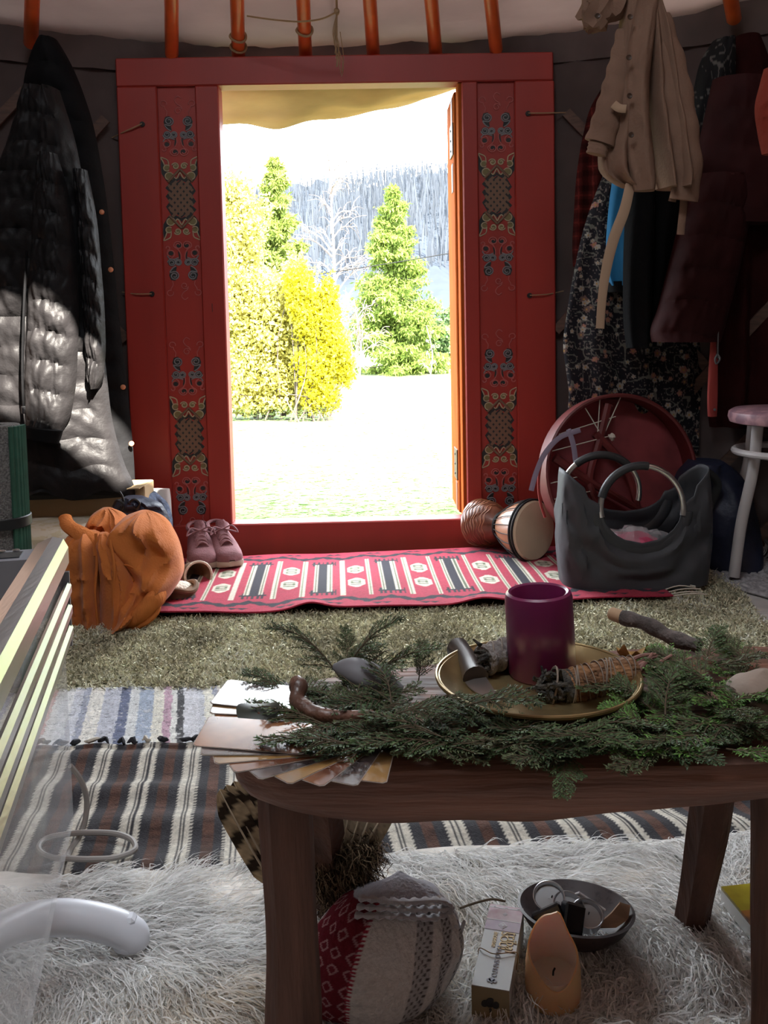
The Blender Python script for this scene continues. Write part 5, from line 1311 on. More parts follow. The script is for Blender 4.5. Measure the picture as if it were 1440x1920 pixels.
for k in range(13):
    i = 2+int(k*2.4); c0 = Sb[i]; d = (q2-q1)/np.linalg.norm(q2-q1); rr_ = .0196-.004*(i/33)**3
    MB().tube([c0+d*.004*math.sin(t+k)+rr_*(np.array([0, 1, 0])*math.cos(t)+np.array([0, 0, 1])*math.sin(t)) for t in np.linspace(0, 2*PI, 26)[:-1]], .0006, 5, closed=True).build('thread', m_thr, lb)
c0 = q0*.55+q1*.45; MB().tube([c0+np.array([.005*math.sin(t), .017*math.cos(t), .0215*math.sin(t)+.002]) for t in np.linspace(0, 2*PI, 30)[:-1]], .0011, 6, closed=True).build('thread_loop', m_thr, lb)
m_pstem = mat('pinkish_dry_stem', (.30, .15, .12), .9, var=.3, vs_=40)
for k in range(9):
    e_ = at(1230+random.uniform(-15, 80), 1232+random.uniform(-20, 12), Y=.93+random.uniform(-.02, .03)); s_ = Sb[-3]+np.array([0, random.uniform(-.01, .01), random.uniform(-.008, .008)])
    MB().tube(smooth_path([s_, (s_+e_)/2+np.array([0, 0, random.uniform(-.002, .006)]), e_], 10), np.linspace(.0026, .0014, 10), 6).build('stem', m_pstem, lb)
# stripped stick
m_stk = mat('grey_stick_bark', (.105, .085, .078), .95, var=.4, vs_=50, bump=.8, bs=90); m_cut = mat('cut_wood', (.42, .27, .16), .8)
p0, p1_ = at(1146, 1150, Y=1.075), at(1312, 1212, Y=1.0)
sk_ = thing('cut_stick', 'grey-barked stick with a cut pale end resting on the greenery', 'stick', at(1240, 1190, Y=1.03))
dS = (p1_-p0); MB().tube(smooth_path([p0+dS*.13, p0+dS*.4+np.array([0, 0, .003]), p0+dS*.7+np.array([0, 0, -.002]), p1_], 30), .0088+.0010*np.sin(np.linspace(0, 19, 30)), 12).build('bark', m_stk, sk_)
MB().tube([p0-dS*.02, p0, p0+dS*.08, p0+dS*.15], [.006, .0078, .0082, .0080], 12).build('cut_end', m_cut, sk_)
# stone, pod, root, leaves
m_rock = mat('beige_stone', (.28, .21, .165), .8, var=.2, vs_=9, bump=.3, bs=40)
rk_ = MB(); pr = at(1428, 1312, Y=.845); rk_.blob(pr, (.034, .036, .027), 34, 22, .12, 5, fr=2.2); o = rk_.build('round_stone', m_rock, None, loc=pr-np.array([0, 0, .027])); tag(o, 'smooth beige stone at the right end of the greenery', 'stone')
m_pod = mat('grey_stone', (.16, .155, .165), .6, var=.2, vs_=14)
pp = at(690, 1270, Y=.915); 
po = thing('grey_flint', 'pointed grey flint lying among the sprigs at the left', 'stone', pp-np.array([0, 0, .02]))
mb = MB(); u, v = np.meshgrid(np.linspace(0, 1, 22), np.linspace(0, 2*PI, 25)[:-1])
wd_ = .022*np.sin(np.clip(u, .02, .985)*PI)**.65*(1.15-.4*u); axx = np.array([.072, -.02, -.016])
C_ = pp[None, None]-axx*.5 + u[..., None]*axx
P = C_ + np.stack([.15*wd_*np.cos(v), wd_*np.cos(v)*1.0, wd_*.62*np.sin(v)*(1+.25*(np.sin(v) > .4))], -1)
P = np.concatenate([P, P[:1]], 0); mb.grid(P); mb.build('stone', m_pod, po)
m_root = mat('red_brown_root', (.13, .058, .036), .5, var=.4, vs_=40, bump=.5, bs=60, coat=.2)
rt_ = thing('gnarled_root', 'gnarled red-brown root curving over the cards', 'root', at(600, 1340, Z=TZ+.01))
MB().tube(smooth_path([at(556, 1276, Y=.880), at(560, 1292, Y=.87), at(556, 1310, Y=.86), at(576, 1332, Y=.845), at(612, 1342, Y=.835), at(655, 1344, Y=.835), at(700, 1338, Y=.84)], 44), cr(np.linspace(0, 1, 44), [0, .07, .16, .3, .5, .8, 1], [.007, .0095, .0072, .0088, .0075, .006, .004]), 14).build('stem', m_root, rt_)
m_lf = mat('dark_round_leaf', (.030, .034, .022), .45, var=.2, vs_=20)
lf = thing('round_leaf', 'dark round leaf on a stalk lying over the fan of cards', 'leaf', at(486, 1350, Z=TZ+.02))
cL = at(484, 1336, Y=.835); P = []
for r_ in np.linspace(0, 1, 6):
    P.append([cL + np.array([.0205*r_*math.cos(t), .018*r_*math.sin(t), .006*r_*math.sin(t)+.005*r_*r_*math.cos(2*t)]) for t in np.linspace(0, 2*PI, 25)])
MB().grid(np.array(P), thick=(0, 0, -.0008)).build('blade', m_lf, lf)
MB().tube(smooth_path([cL, cL+np.array([.015, -.01, -.012]), cL+np.array([.045, -.018, -.018]), cL+np.array([.075, -.02, -.020])], 14), .0012, 6).build('stalk', m_root, lf)
m_dry = mat('dry_yellow_leaf', (.36, .20, .06), .8, var=.3, vs_=50)
dl = thing('dry_leaf', 'curled dry yellow leaf behind the bark bundle', 'leaf', at(1185, 1240, Z=TZ+.01))
cL = at(1186, 1228, Y=1.0); u, v = np.meshgrid(np.linspace(-1, 1, 14), np.linspace(-1, 1, 14))
P = np.stack([cL[0]+.018*u*(1-.3*v*v), cL[1]+.012*v, cL[2]+.008*u*u-.006*v+.003*np.sin(u*6+v*5)], -1); MB().grid(P, thick=(0, 0, -.0008)).build('blade', m_dry, dl)

# fan of glossy cards
m_cards = [mat('brown_card_face', (.13, .045, .025), .16, c2=(.34, .14, .06), vs_=16, coat=.6), mat('dark_card_face', (.05, .035, .035), .14, c2=(.20, .16, .15), vs_=14, coat=.6), mat('amber_card_face', (.36, .20, .07), .16, c2=(.10, .06, .04), vs_=12, coat=.6)]
m_cedge = mat('card_edge', (.32, .26, .22), .8)
def card(px, py, ang, z, k, label, L_=.098, W_=.062, grp='fan of cards'):
    c = at(px, py, Z=TZ+z); root = thing('oracle_card', label, 'card', c, grp)
    d = np.array([math.cos(ang), math.sin(ang), 0]); s = np.array([-d[1], d[0], 0])
    def pt(a_, b_, h): return c + d*a_*L_/2 + s*b_*W_/2 + np.array([0, 0, h - .075*(d*a_*L_/2 + s*b_*W_/2)[0]])
    cs = [pt(a_, b_, 0) for a_, b_ in ((-1, -.9), (-.94, -1), (.94, -1), (1, -.9), (1, .9), (.94, 1), (-.94, 1), (-1, .9))]
    MB().prism(cs, (0, 0, .0005)).build('stock', m_cedge, root, smooth=False)
    cs = [pt(a_*.985, b_*.975, .0006) for a_, b_ in ((-1, -.9), (-.94, -1), (.94, -1), (1, -.9), (1, .9), (.94, 1), (-.94, 1), (-1, .9))]
    MB().prism(cs, (0, 0, .0002)).build('printed_face', m_cards[k % 3], root, smooth=False)
ORD = ('leftmost', 'second', 'third', 'fourth', 'fifth', 'sixth', 'seventh', 'eighth', 'rightmost')
LOWER = [(478, 1378, 176), (486, 1386, 186), (500, 1394, 196), (520, 1402, 206), (545, 1408, 217), (575, 1412, 228), (606, 1414, 240), (640, 1414, 252), (672, 1412, 262)]
for k, (x, y, a_) in enumerate(LOWER):
    card(x, y, R(a_), .018-.0016*k, k, ORD[k] + (' of' if k in (0, 8) else ' from the left of') + ' the glossy cards fanned along the table front')
for k, (x, y, a_) in enumerate([(500, 1306, 172), (496, 1318, 180), (500, 1330, 187), (506, 1342, 194)]):
    card(x, y, R(a_), .016-.0016*k, k+1, ('farthest', 'second farthest', 'third farthest', 'nearest')[k] + ' of the shiny cards fanned behind the round leaf', grp='fan of cards behind the leaf')

# conifer sprigs
m_con = mat('conifer_scales', attr=True, rough=.6, spec=.3); m_twig = mat('conifer_twig', (.085, .060, .035), .9)
def sprig_mesh(L_, seed, arch, dens=1.0, wide=.36, tint=(.034, .060, .024)):
    g = np.random.default_rng(seed); Vs, Cs = [], []; tw = MB()
    ts = np.linspace(0, 1, 16); main = np.stack([L_*ts, .06*L_*np.sin(ts*3+seed), arch*L_*np.sin(ts*PI*.72)*.6 - .03*L_*ts*0], 1)
    tw.tube(main, np.linspace(.0016, .0006, 16), 5)
    def bough(a, b, n):
        d = b-a; d /= np.linalg.norm(d)+1e-9; up = np.array([0, 0, 1.]); s = np.cross(d, up); s /= np.linalg.norm(s)+1e-9
        for k in range(n):
            t = (k+g.random())/n; c = a+(b-a)*t; sg = 1 if k % 2 else -1
            dd = d*.75 + s*sg*.65 + up*g.normal(0, .28); dd /= np.linalg.norm(dd)
            ln = g.uniform(.006, .012)*(1.1-.4*t); w = .0011
            nn = np.cross(dd, up+g.normal(0, .4, 3)); nn /= np.linalg.norm(nn)+1e-9
            Vs.append([c-nn*w*.6, c+dd*ln*.5-nn*w, c+dd*ln, c+dd*ln*.5+nn*w]); Cs.append(np.array(tint)*g.uniform(.7, 2.1))
    nb = int(22*dens)
    for k in range(nb):
        t = .10+.88*k/nb; a = np.array([np.interp(t, ts, main[:, j]) for j in range(3)]); sg = 1 if k % 2 else -1
        ln = wide*L_*(1-t)**.6*g.uniform(.7, 1.1)+.008; an = R(38+g.uniform(-10, 12))*sg
        b = a + np.array([ln*math.cos(an), ln*math.sin(an), g.uniform(-.10, .22)*ln])
        tw.tube([a, (a+b)/2+np.array([0, 0, .06*ln]), b], [.0009, .0007, .0004], 4)
        bough(a, b, int(8+ln*420*dens))
    bough(main[8], main[-1], 24)
    V = np.array(Vs).reshape(-1, 3); Fq = np.arange(len(V)).reshape(-1, 4); return V, Fq, np.repeat(np.array(Cs), 4, 0), tw
SPR = []
for seed, L_, arch, tint in ((1, .125, .25, (.050, .080, .030)), (2, .105, .10, (.040, .066, .028)), (3, .14, .45, (.038, .058, .024)), (4, .095, .15, (.070, .15, .030)), (5, .115, .05, (.062, .076, .034))):
    V, Fq, cc, tw = sprig_mesh(L_, seed, arch, 1.15, .40, tint)
    fo = np_mesh('scale_leaves', V, Fq, m_con, None, cc, smooth=False); fo['kind'] = 'stuff'
    to = MB.build(tw, 'twig', m_twig, None); SPR.append((fo.data, to.data)); bpy.data.objects.remove(fo); bpy.data.objects.remove(to)
def sprig(px, py, z, k, yaw, pitch=0, sc=1.0, roll=0, label='dark green conifer sprig in the bed of greenery along the table front', grp='bed of conifer sprigs'):
    c = at(px, py, Z=TZ+z); root = thing('conifer_sprig', label, 'sprig', c, grp); root.rotation_euler = (R(roll), R(-pitch), R(yaw)); root.scale = (sc,)*3
    f_, t_ = SPR[k]
    tag(link_copy('scale_leaves', f_, root), kind='stuff'); link_copy('twig', t_, root)
rs_ = random.Random(4)
for i in range(46):   # along the front edge
    x = 640+i*17.5+rs_.uniform(-8, 8); y = 1386+rs_.uniform(-24, 22)
    if 790 < x < 1210: y = max(y, 1388+rs_.uniform(0, 14))
    sprig(x, y, .003+rs_.uniform(0, .007), rs_.choice((0, 1, 3, 4) if x > 1150 else (0, 1, 4)), rs_.choice((180, 200, 340, 0, 215, 330, 20))+rs_.uniform(-20, 20), rs_.uniform(-3, 4), rs_.uniform(.55, .78), rs_.uniform(-12, 12))
for i in range(22):   # left half behind the cards
    sprig(612+i*10+rs_.uniform(-10, 10), 1342+rs_.uniform(-42, 20), .004+rs_.uniform(0, .008), rs_.choice((1, 2, 4)), rs_.uniform(0, 360), rs_.uniform(-2, 5), rs_.uniform(.5, .72), rs_.uniform(-12, 12), 'dark conifer sprig lying between the fan of cards and the brass dish', 'sprigs left of the dish')
for i in range(44):   # right half
    sprig(1215+i*4.6+rs_.uniform(-15, 12), 1304+rs_.uniform(-72, 58), .005+rs_.uniform(0, .016), rs_.choice((0, 3, 3, 4)), rs_.uniform(0, 360), rs_.uniform(-2, 12), rs_.uniform(.42, .66), rs_.uniform(-20, 20), 'green conifer sprig heaped between the brass dish and the stone', 'sprigs heaped at the right')
for (x, y, z, k, yaw, pit, sc, lab) in ((640, 1274, .010, 2, 172, 22, .66, 'arching conifer sprig curling up to the left above the flint'), (648, 1270, .012, 2, 95, 50, .36, 'upright conifer sprig tip standing above the flint'), (640, 1272, .012, 2, 10, 30, .62, 'arching conifer sprig curling right above the flint'), (690, 1276, .010, 0, 5, 16, .66, 'conifer sprig rising between the flint and the knife'),
        (780, 1276, .008, 4, 70, 36, .42, 'small upright conifer sprig left of the knife handle'), (560, 1300, .008, 1, 165, 12, .6, 'sparse conifer sprig at the left end above the cards'), (1330, 1250, .012, 0, 60, 18, .5, 'conifer sprig rising at the end of the cut stick'), (1405, 1250, .012, 4, 100, 18, .5, 'conifer sprig rising behind the beige stone'), (1050, 1405, .006, 0, 262, -22, .45, 'conifer sprig drooping over the front edge of the table')):
    sprig(x, y, z, k, yaw, pit, sc, 0, lab, 'single sprigs standing out of the greenery')

# ================================================================== UNDER THE TABLE
# bundle of lace and red embroidery
bl_c = at(728, 1800, Y=1.0)
lc = thing('lace_bundle', 'rolled cloth bundle of white lace and red embroidery under the table', 'cloth', (bl_c[0], bl_c[1], .02))
m_lace_ = mat('lace_and_embroidery', attr=True, rough=.95, spec=.1, bump=.4, bs=160)
nu, nv = 220, 180
u, v = np.meshgrid(np.linspace(-1, 1, nu), np.linspace(0, 1, nv))
axd = np.array([.040, .075, .118])                         # leaning up and away
c0 = at(690, 1915, Y=.955); rr = .078*np.sqrt(np.clip(1-np.abs(2*v-1.0)**2.6*.99, 0, 1))*(1.04-.16*v)
th_ = u*PI
fold = 1 + .04*np.sin(th_*4+v*5) + .035*(1-np.abs(vnoise(th_*4+v*5, v*3, 3)))**3 + .03*vnoise(th_*3, v*8, 3) + .035*np.exp(-((th_-.72)/.12)**2) + .012*np.sin(v*60)*np.exp(-((th_+.30)/.25)**2)
P = c0 + v[..., None]*axd + np.stack([rr*fold*np.sin(th_)*1.12, -rr*fold*np.cos(th_)*.85, .012*np.cos(th_)+0*v], -1)
P[..., 2] = np.maximum(P[..., 2], .012)
uu, vv = th_, v
c = np.tile(np.array([.58, .55, .53]), (*u.shape, 1))
red = (uu < -.42) & (uu > -1.9); c[red] = (.15, .016, .026)
mot = red & (np.abs(np.abs(((uu*3.2) % 1)-.5)+np.abs(((v*9) % 1)-.5)-.32) < .07); c[mot] = (.36, .20, .21)
edge_ = (np.abs(uu+.42) < .05); c[edge_ & (np.sin(v*240) > 0)] = (.30, .03, .05)
lac = ((uu > .38) & (uu < .62)) | ((uu > .78) & (uu < 1.0)) | ((uu > 1.2) & (uu < 1.35)); hole = lac & (np.sin(uu*60)*np.sin(v*110) > .40); c[hole] = (.10, .085, .08); c[lac & ~hole] = (.40, .385, .39)
top_ = v > .90; c[top_] = (.36, .35, .38)
c *= (1+.12*vnoise(uu*40, v*120, 5))[..., None]
np_mesh('roll', P.reshape(-1, 3), grid_faces(nv, nu), m_lace_, lc, c.reshape(-1, 3))
for k in range(3):      # scalloped lace hems
    pts = [c0 + axd*t + np.array([.072*math.sin(a_), -.060*math.cos(a_), .010]) for t, a_ in ((.98-.06*k, -.7), (1.0-.05*k, 0), (.92-.05*k, .8), (.80, 1.2))]
    MB().tube(smooth_path(pts, 40), .0045+.0016*np.sin(np.arange(40)*1.6), 7, flat=.6).build('lace_edge', mat('grey_lace', (.40, .385, .40), .95) if k == 0 else bpy.data.materials['grey_lace'], lc)
pts = smooth_path([at(866, 1752, Y=.99), at(842, 1768, Y=.975), at(832, 1800, Y=.96), at(800, 1832, Y=.945), at(770, 1850, Y=.94)], 46)
sdv = np.stack([0*pts[:, 0]+.004, 0*pts[:, 0], .014+.004*np.sin(np.arange(46)*.9)], 1); w_ = .003*np.sin(np.arange(46)*.9)
MB().grid(np.stack([pts-sdv+np.stack([w_, w_, 0*w_], 1), pts, pts+sdv], 1), thick=(.001, .0015, 0)).build('ruffle', bpy.data.materials['grey_lace'], lc)
# incense box
m_bxw = mat('white_incense_card', (.52, .54, .54), .6); m_lil = mat('lilac_print', (.36, .27, .36), .6, c2=(.44, .36, .42), vs_=60); m_lil2 = mat('pink_lilac_print', (.42, .27, .31), .6, c2=(.50, .40, .42), vs_=70); m_bxb = mat('brown_box_end', (.26, .19, .10), .7); m_gold = mat('gold_ink', (.34, .23, .09), .45, .4); m_gink = mat('grey_ink', (.33, .34, .40), .7); m_blki = mat('black_ink', (.03, .03, .03), .7)
za = .060
A_, B_ = at(884, 1846, Z=za), at(955, 1858, Z=za); C_, D_ = at(894, 1694, Z=za), at(959, 1700, Z=za)
ex = (B_-A_); Wb = np.linalg.norm(ex); ex /= Wb; ey = np.array([-ex[1], ex[0], 0]); Lb = np.linalg.norm((C_+D_)/2-(A_+B_)/2)
ib = thing('incense_box', 'slim white and lilac incense carton lying in the fleece', 'box', (A_+B_)/2-np.array([0, 0, za-.018]))
def bpnt(a_, b_, h=0): return A_ + ex*a_*Wb + ey*b_*Lb + np.array([0, 0, h])
MB().prism([bpnt(0, 0, -.036), bpnt(1, 0, -.036), bpnt(1, 1, -.036), bpnt(0, 1, -.036)], (0, 0, .036)).build('carton', m_bxw, ib, smooth=False)
def strip(a0, a1, b0, b1, m, nm, h=.0003): return MB().prism([bpnt(a0, b0, h*0+.0001), bpnt(a1, b0, .0001), bpnt(a1, b1, .0001), bpnt(a0, b1, .0001)], (0, 0, h)).build(nm, m, ib, smooth=False)
strip(.0, 1, .80, 1, m_lil2, 'printed_band'); strip(0, 1, .67, .80, m_lil, 'printed_band')
for b_ in (.80, .965): strip(.0, 1, b_-.004, b_+.004, m_bxw, 'printed_line', .0005)
for cx__, cy__, s_ in ((.5, .735, .13), (.5, .885, .07), (.15, .975, .04), (.5, .975, .04), (.85, .975, .04)):
    for sc_, mm, hh in ((1, m_bxw, .0006), (.72, m_lil, .0008), (.35, m_bxw, .001)):
        q = [bpnt(cx__+s_*sc_, cy__, .0001), bpnt(cx__, cy__+s_*sc_*.35, .0001), bpnt(cx__-s_*sc_, cy__, .0001), bpnt(cx__, cy__-s_*sc_*.35, .0001)]
        MB().prism(q, (0, 0, hh)).build('printed_diamond', mm, ib, smooth=False)
q = [p - np.array([0, 0, .036]) - ey*.0004 for p in (bpnt(0, 0), bpnt(1, 0))]; 
MB().add([q[0], q[1], q[1]+np.array([0, 0, .0355]), q[0]+np.array([0, 0, .0355]), q[0]-ey*.0004, q[1]-ey*.0004, q[1]-ey*.0004+np.array([0, 0, .0355]), q[0]-ey*.0004+np.array([0, 0, .0355])], [(4, 5, 6, 7), (0, 1, 5, 4), (2, 3, 7, 6), (1, 2, 6, 5), (3, 0, 4, 7), (3, 2, 1, 0)]).build('end_panel', m_bxb, ib, smooth=False)
ec = (q[0]+q[1])/2-ey*.001+np.array([0, 0, .018])
for dx_, dz_, r_ in ((0, .002, .0055), (-.006, .0, .004), (.006, .0, .004), (0, -.006, .0015), (0, -.009, .0012)):
    MB().lathe([(r_, 0), (r_, .0004)], 16, Matrix.Translation(ec+ex*dx_+np.array([0, 0, dz_])) @ Matrix.Rotation(R(90), 4, 'X')).build('tree_mark', m_blki, ib, smooth=False)
def text(s, a_, b_, size, m, name):
    cu_ = bpy.data.curves.new(name, 'FONT'); cu_.body = s; cu_.size = size; cu_.extrude = .0002; cu_.align_x = 'CENTER'; cu_.align_y = 'CENTER'
    o = bpy.data.objects.new(name, cu_); col.objects.link(o); bpy.context.view_layer.update()
    me = bpy.data.meshes.new_from_object(o.evaluated_get(bpy.context.evaluated_depsgraph_get())); bpy.data.objects.remove(o)
    me.materials.clear(); me.materials.append(m)
    o = bpy.data.objects.new(name, me); col.objects.link(o); o.parent = ib
    p = bpnt(a_, b_, .0005)-worigin(ib); dx = -ey                     # reads down the box
    o.matrix_local = Matrix(((dx[0], ex[0], 0, p[0]), (dx[1], ex[1], 0, p[1]), (0, 0, 1, p[2]), (0, 0, 0, 1)))
text('tribal', .82, .54, .017, m_gold, 'lettering'); text('SOUL', .60, .54, .014, m_gold, 'lettering'); text('incense', .36, .55, .009, m_gold, 'lettering')
text('PALO SANTO', .52, .30, .0085, m_gink, 'lettering')
for a_, b_, r_ in ((.50, .085, .0035), (.42, .075, .0025), (.58, .075, .0025), (.50, .06, .0016)):
    MB().lathe([(r_, 0), (r_, .0004)], 14, Matrix.Translation(bpnt(a_, b_, .0003))).build('tree_mark', m_gink, ib, smooth=False)
MB().tube(smooth_path([bpnt(-.01, .42, -.02), bpnt(-.01, .41, .001), bpnt(.4, .36, .002), bpnt(.8, .40, .002), bpnt(1.01, .43, .001), bpnt(1.01, .43, -.02)], 26), .0006, 5).build('thread', m_cord, ib)
tg = thing('thin_twig', 'thin grey twig lying across the far end of the incense carton', 'twig', at(900, 1695, Z=.066))
MB().tube(smooth_path([at(862, 1703, Z=.066), at(895, 1692, Z=.068), at(925, 1686, Z=.067), at(948, 1690, Z=.066)], 14), .0014, 6).build('stem', m_twig, tg)
# dark bowl and what lies in it
m_bowl = mat('dark_coconut_bowl', (.020, .014, .014), .6, c2=(.05, .036, .036), vs_=120, ramp=(.55, .7)); m_tin = mat('tealight_tin', (.55, .55, .57), .30, .9); m_wax = mat('grey_white_wax', (.48, .49, .50), .5); m_gloss = mat('black_gloss', (.010, .012, .016), .18)
wc_ = at(1078, 1706, Z=.055)
MBw = Matrix.Translation((wc_[0], wc_[1], .016)) @ Matrix.Rotation(R(-7), 4, 'X') @ Matrix.Rotation(R(3), 4, 'Y')
bw = thing('dark_bowl', 'shallow dark speckled bowl of candle stubs in the fleece', 'bowl', (wc_[0], wc_[1], .02))
RB = .072
MB().lathe([(.001, 0), (.022, .001), (.045, .010), (.062, .024), (RB, .040), (RB-.0035, .041), (.058, .0285), (.042, .015), (.020, .006), (.001, .005)], 56, MBw, cap=False).build('shell', m_bowl, bw)
def tealight(px, py, Yd, rx, rz, label, waxed=True):
    c = at(px, py, Y=Yd); root = thing('tealight', label, 'candle', c, 'tealights in the dark bowl')
    Mt = Matrix.Translation(c) @ Matrix.Rotation(R(rz), 4, 'Z') @ Matrix.Rotation(R(rx), 4, 'X')
    MB().lathe([(.001, 0), (.0175, 0), (.0185, .002), (.0190, .0145), (.0198, .015), (.0188, .0155), (.0178, .0145), (.0172, .003), (.001, .002)], 34, Mt, cap=False).build('tin_cup', m_tin, root)
    if waxed: MB().lathe([(.001, .008), (.0172, .008), (.0174, .0075), (.001, .0065)], 30, Mt, cap=False).build('wax', m_wax, root)
    MB().tube([Mt @ Vector((.003, .002, .008)), Mt @ Vector((.004, .003, .011))], .0008, 5).build('wick', m_bolt, root)
tealight(1030, 1692, 1.085, 28, -15, 'upright tealight tin leaning on the far left side of the bowl')
tealight(1064, 1712, 1.075, 18, 10, 'tealight half hidden behind the black lighter blocks in the bowl')
tealight(1098, 1726, 1.065, 24, 12, 'tealight with pale wax at the front of the bowl')
for (px_, py_, Yd, rz_, sz_, nm, lab) in ((1030, 1722, 1.052, -24, (.019, .012, .0125), 'lighter_block', 'glossy black block lying against the left tealight'), (1072, 1722, 1.045, 18, (.0125, .011, .017), 'lighter_block', 'glossy black cube standing at the middle of the bowl')):
    c = at(px_, py_, Y=Yd); mb = MB(); mb.box((-sz_[0], -sz_[1], -sz_[2]), sz_, .0025); Mt = Matrix.Translation(c) @ Matrix.Rotation(R(rz_), 4, 'Y') @ Matrix.Rotation(R(-30), 4, 'X')
    mb.v = [tuple(Mt @ Vector(p)) for p in mb.v]; o = mb.build(nm, m_gloss, None, loc=c, smooth=False); tag(o, lab, 'block')
c = at(1104, 1692, Y=1.085); st_r = thing('clear_strip', 'narrow clear-edged pinkish strip leaning in the bowl', 'strip', c)
Mt = Matrix.Translation(c) @ Matrix.Rotation(R(36), 4, 'Y') @ Matrix.Rotation(R(-52), 4, 'X')
mb = MB(); mb.box((-.021, -.0075, -.0014), (.021, .0075, .0014), .0006); mb.v = [tuple(Mt @ Vector(p)) for p in mb.v]; mb.build('frame', mat('clear_plastic', (.72, .70, .72), .2), st_r, smooth=False)
mb = MB(); mb.box((-.0195, -.0060, .0012), (.0195, .0060, .0018)); mb.v = [tuple(Mt @ Vector(p)) for p in mb.v]; mb.build('insert', mat('dusky_pink', (.26, .16, .17), .6), st_r, smooth=False)
c = at(1160, 1722, Y=1.06); mb = MB(); mb.prism([c+np.array(q) for q in ((-.030, 0, -.012), (-.008, .004, .004), (.002, .004, .016), (.016, .006, .010), (.012, 0, -.002), (-.004, -.003, -.010))], (.001, .002, .001)); o = mb.build('torn_paper', mat('tan_paper', (.45, .30, .20), .9), None, loc=c, smooth=False); tag(o, 'torn scrap of tan paper at the right side of the bowl', 'paper')
# cream candle with melted front
m_crm = mat('cream_wax', (.66, .40, .20), .5, sss=.5, var=.12, vs_=9); m_pool = mat('pale_wax_pool', (.66, .54, .44), .4, sss=.4)
cc0 = at(1037, 1868, Z=.022); wcn = thing('cream_candle', 'cream pillar candle with a melted-down front wall beside the incense box', 'candle', cc0)
n = 48; th_ = np.linspace(0, 2*PI, n+1)[:-1]; Rc = .0305
rim = .052 + .030*np.clip(np.sin(th_), -1, 1)*.75 + .010*np.exp(-((th_-R(62))/.25)**2) - .004*np.sin(th_*3)   # back is high, front low
V_ = []
prof_r = [(.94, 0), (1.0, .004), (1.03, .35), (1.0, .75), (.93, 1.0), (.86, 1.0), (.84, .85), (.82, .62)]
for fr_, fz in prof_r:
    for k in range(n):
        z_ = rim[k]*fz if fz > .01 else .004*fz*250*0; V_.append((cc0[0]+Rc*fr_*math.cos(th_[k]), cc0[1]+Rc*fr_*math.sin(th_[k]), cc0[2]+z_))
zp_ = .026
for fr_, z_ in ((.78, zp_+.004), (.6, zp_), (.02, zp_-.001)):
    for k in range(n): V_.append((cc0[0]+Rc*fr_*math.cos(th_[k]), cc0[1]+Rc*fr_*math.sin(th_[k]), cc0[2]+z_))
mb = MB(); m_ = len(prof_r)+3
mb.add(V_, [(i*n+k, i*n+(k+1) % n, (i+1)*n+(k+1) % n, (i+1)*n+k) for i in range(m_-1) for k in range(n)])
mb.m = [1 if i//n >= 5 else 0 for i in range(len(mb.f))]
mb.build('wax', [m_crm, m_pool], wcn)
MB().tube([cc0+np.array([0, 0, zp_-.002]), cc0+np.array([.0005, 0, zp_+.004]), cc0+np.array([.002, -.001, zp_+.008])], .0011, 6).build('wick', m_bolt, wcn)
# book at the right
bk = thing('picture_book', 'book with a yellow-green and dark cover half hidden behind the right leg', 'book', at(1420, 1720, Z=.02))
q0, q1 = at(1352, 1662, Z=.045), at(1440, 1770, Z=.045); d = q1-q0; d[2] = 0; Lk = np.linalg.norm(d); d /= Lk; s = np.array([-d[1], d[0], 0]); s = s if s[0] > 0 else -s
MB().prism([q0-np.array([0, 0, .022]), q0+d*.19-np.array([0, 0, .022]), q0+d*.19+s*.14-np.array([0, 0, .022]), q0+s*.14-np.array([0, 0, .022])], (0, 0, .018)).build('pages', m_wht, bk, smooth=False)
m_cov = mat('yellow_green_cover', (.42, .36, .03), .3, c2=(.20, .14, .01), vs_=14, coat=.3); m_cov2 = mat('dark_cover', (.05, .030, .035), .3, c2=(.30, .12, .03), vs_=22, coat=.3, ramp=(.5, .62))
MB().prism([q0-np.array([0, 0, .004]), q0+d*.05-np.array([0, 0, .004]), q0+d*.05+s*.14-np.array([0, 0, .004]), q0+s*.14-np.array([0, 0, .004])], (0, 0, .004)).build('cover_print', m_cov, bk, smooth=False)
MB().prism([q0+d*.05-np.array([0, 0, .004]), q0+d*.19-np.array([0, 0, .004]), q0+d*.19+s*.14-np.array([0, 0, .004]), q0+d*.05+s*.14-np.array([0, 0, .004])], (0, 0, .004)).build('cover_print', m_cov2, bk, smooth=False)

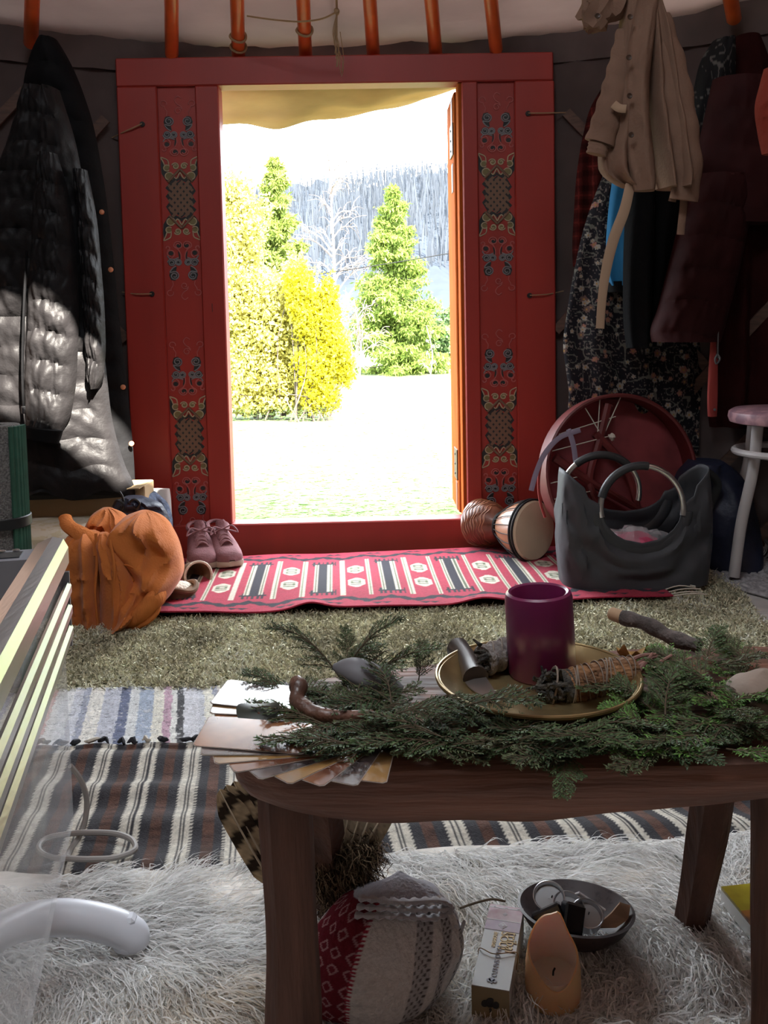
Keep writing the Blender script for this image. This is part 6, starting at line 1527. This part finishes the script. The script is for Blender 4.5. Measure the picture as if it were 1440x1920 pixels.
# wing of barred feathers standing behind the near leg
m_fea = mat('barred_feather', attr=True, rough=.8, trans=.25, spec=.15); m_quill = mat('pale_quill', (.50, .40, .28), .6)
wg = thing('bird_wing', 'dried wing of barred brown and cream feathers behind the near table leg', 'feathers', at(600, 1690, Y=1.03))
def feather(b, t, w, pale, seed):
    g = np.random.default_rng(seed); b = np.array(b); t = np.array(t); ax_ = t-b; L_ = np.linalg.norm(ax_); sd = np.cross(ax_/L_, [0, 1, 0]); sd /= np.linalg.norm(sd)
    ts = np.linspace(0, 1, 34); us = np.linspace(-1, 1, 11); bend = np.array([0, -.010, .004])
    mid = b + ts[:, None]*ax_ + np.sin(ts*PI)[:, None]*bend
    wd_ = w*np.clip(ts/.18, 0, 1)**.6*np.clip((1-ts)/.22, 0, 1)**.55
    P = mid[:, None, :] + us[None, :, None]*wd_[:, None, None]*sd + (np.abs(us)[None, :, None]*wd_[:, None, None])*np.array([0, .25, -.05])
    bar = (np.sin(ts[:, None]*24+us[None]*1.6+seed) > .15).astype(float) if pale < .5 else 0*ts[:, None]*us[None]
    c = np.array([.50, .38, .24])*(1-bar[..., None]) + np.array([.045, .028, .018])*bar[..., None]
    if pale >= .5: c = np.tile(np.array([.55, .45, .32]), (*P.shape[:2], 1))*(1-.25*np.abs(us))[None, :, None]
    c = c*(1+.15*g.normal(size=P.shape[:2]))[..., None]
    V = np.concatenate([P.reshape(-1, 3), P.reshape(-1, 3)+np.array([0, .0008, 0])]); n_ = 34*11
    Fq = np.concatenate([grid_faces(34, 11), grid_faces(34, 11, n_)[:, ::-1]])
    fo_ = np_mesh('feather', V, Fq, m_fea, wg, np.clip(np.concatenate([c.reshape(-1, 3)]*2), .01, .9))
    MB().tube(mid-np.array([0, .0012, 0]), np.linspace(.0018, .0006, 34), 6).build('quill', m_quill, fo_)
for k, (x, y) in enumerate(((412, 1470), (424, 1462), (438, 1455), (452, 1450), (468, 1448), (488, 1446), (510, 1450))):
    feather(at(520+k*9, 1668-k*3, Y=1.03), at(x, y+10, Y=.985+.006*k), .017, .2, k)
for k, (x, y) in enumerate(((640, 1488), (664, 1480), (690, 1478), (714, 1480), (738, 1488))):
    feather(at(616+k*13, 1652-k*10, Y=1.06), at(x, y, Y=1.04+.005*k), .016, .9, k+20)
g = np.random.default_rng(17); n = 5200
cxs = np.array([at(650, 1600, Y=1.055), at(668, 1625, Y=1.05), at(640, 1655, Y=1.055), at(672, 1590, Y=1.055), at(640, 1690, Y=1.06), at(600, 1640, Y=1.06)]); kk = g.integers(0, len(cxs), n)
rt2 = cxs[kk] + g.normal(0, 1, (n, 3))*np.array([.012, .008, .012]); rt2[:, 2] = np.maximum(rt2[:, 2], .02); dd = g.normal(size=(n, 3)) + np.array([.5, -.2, -.9])
cc = np.where((g.random((n, 1)) < .55), np.array([[.055, .034, .022]]), np.array([[.30, .21, .13]]))*g.uniform(.6, 1.4, (n, 1))
V, Fq, cc = strands(rt2, dd, g.uniform(.010, .026, n), np.full(n, .003), .0006, 4, cc, 18, droop=.2)
tag(np_mesh('down', V, Fq, m_fea, wg, cc), kind='stuff')
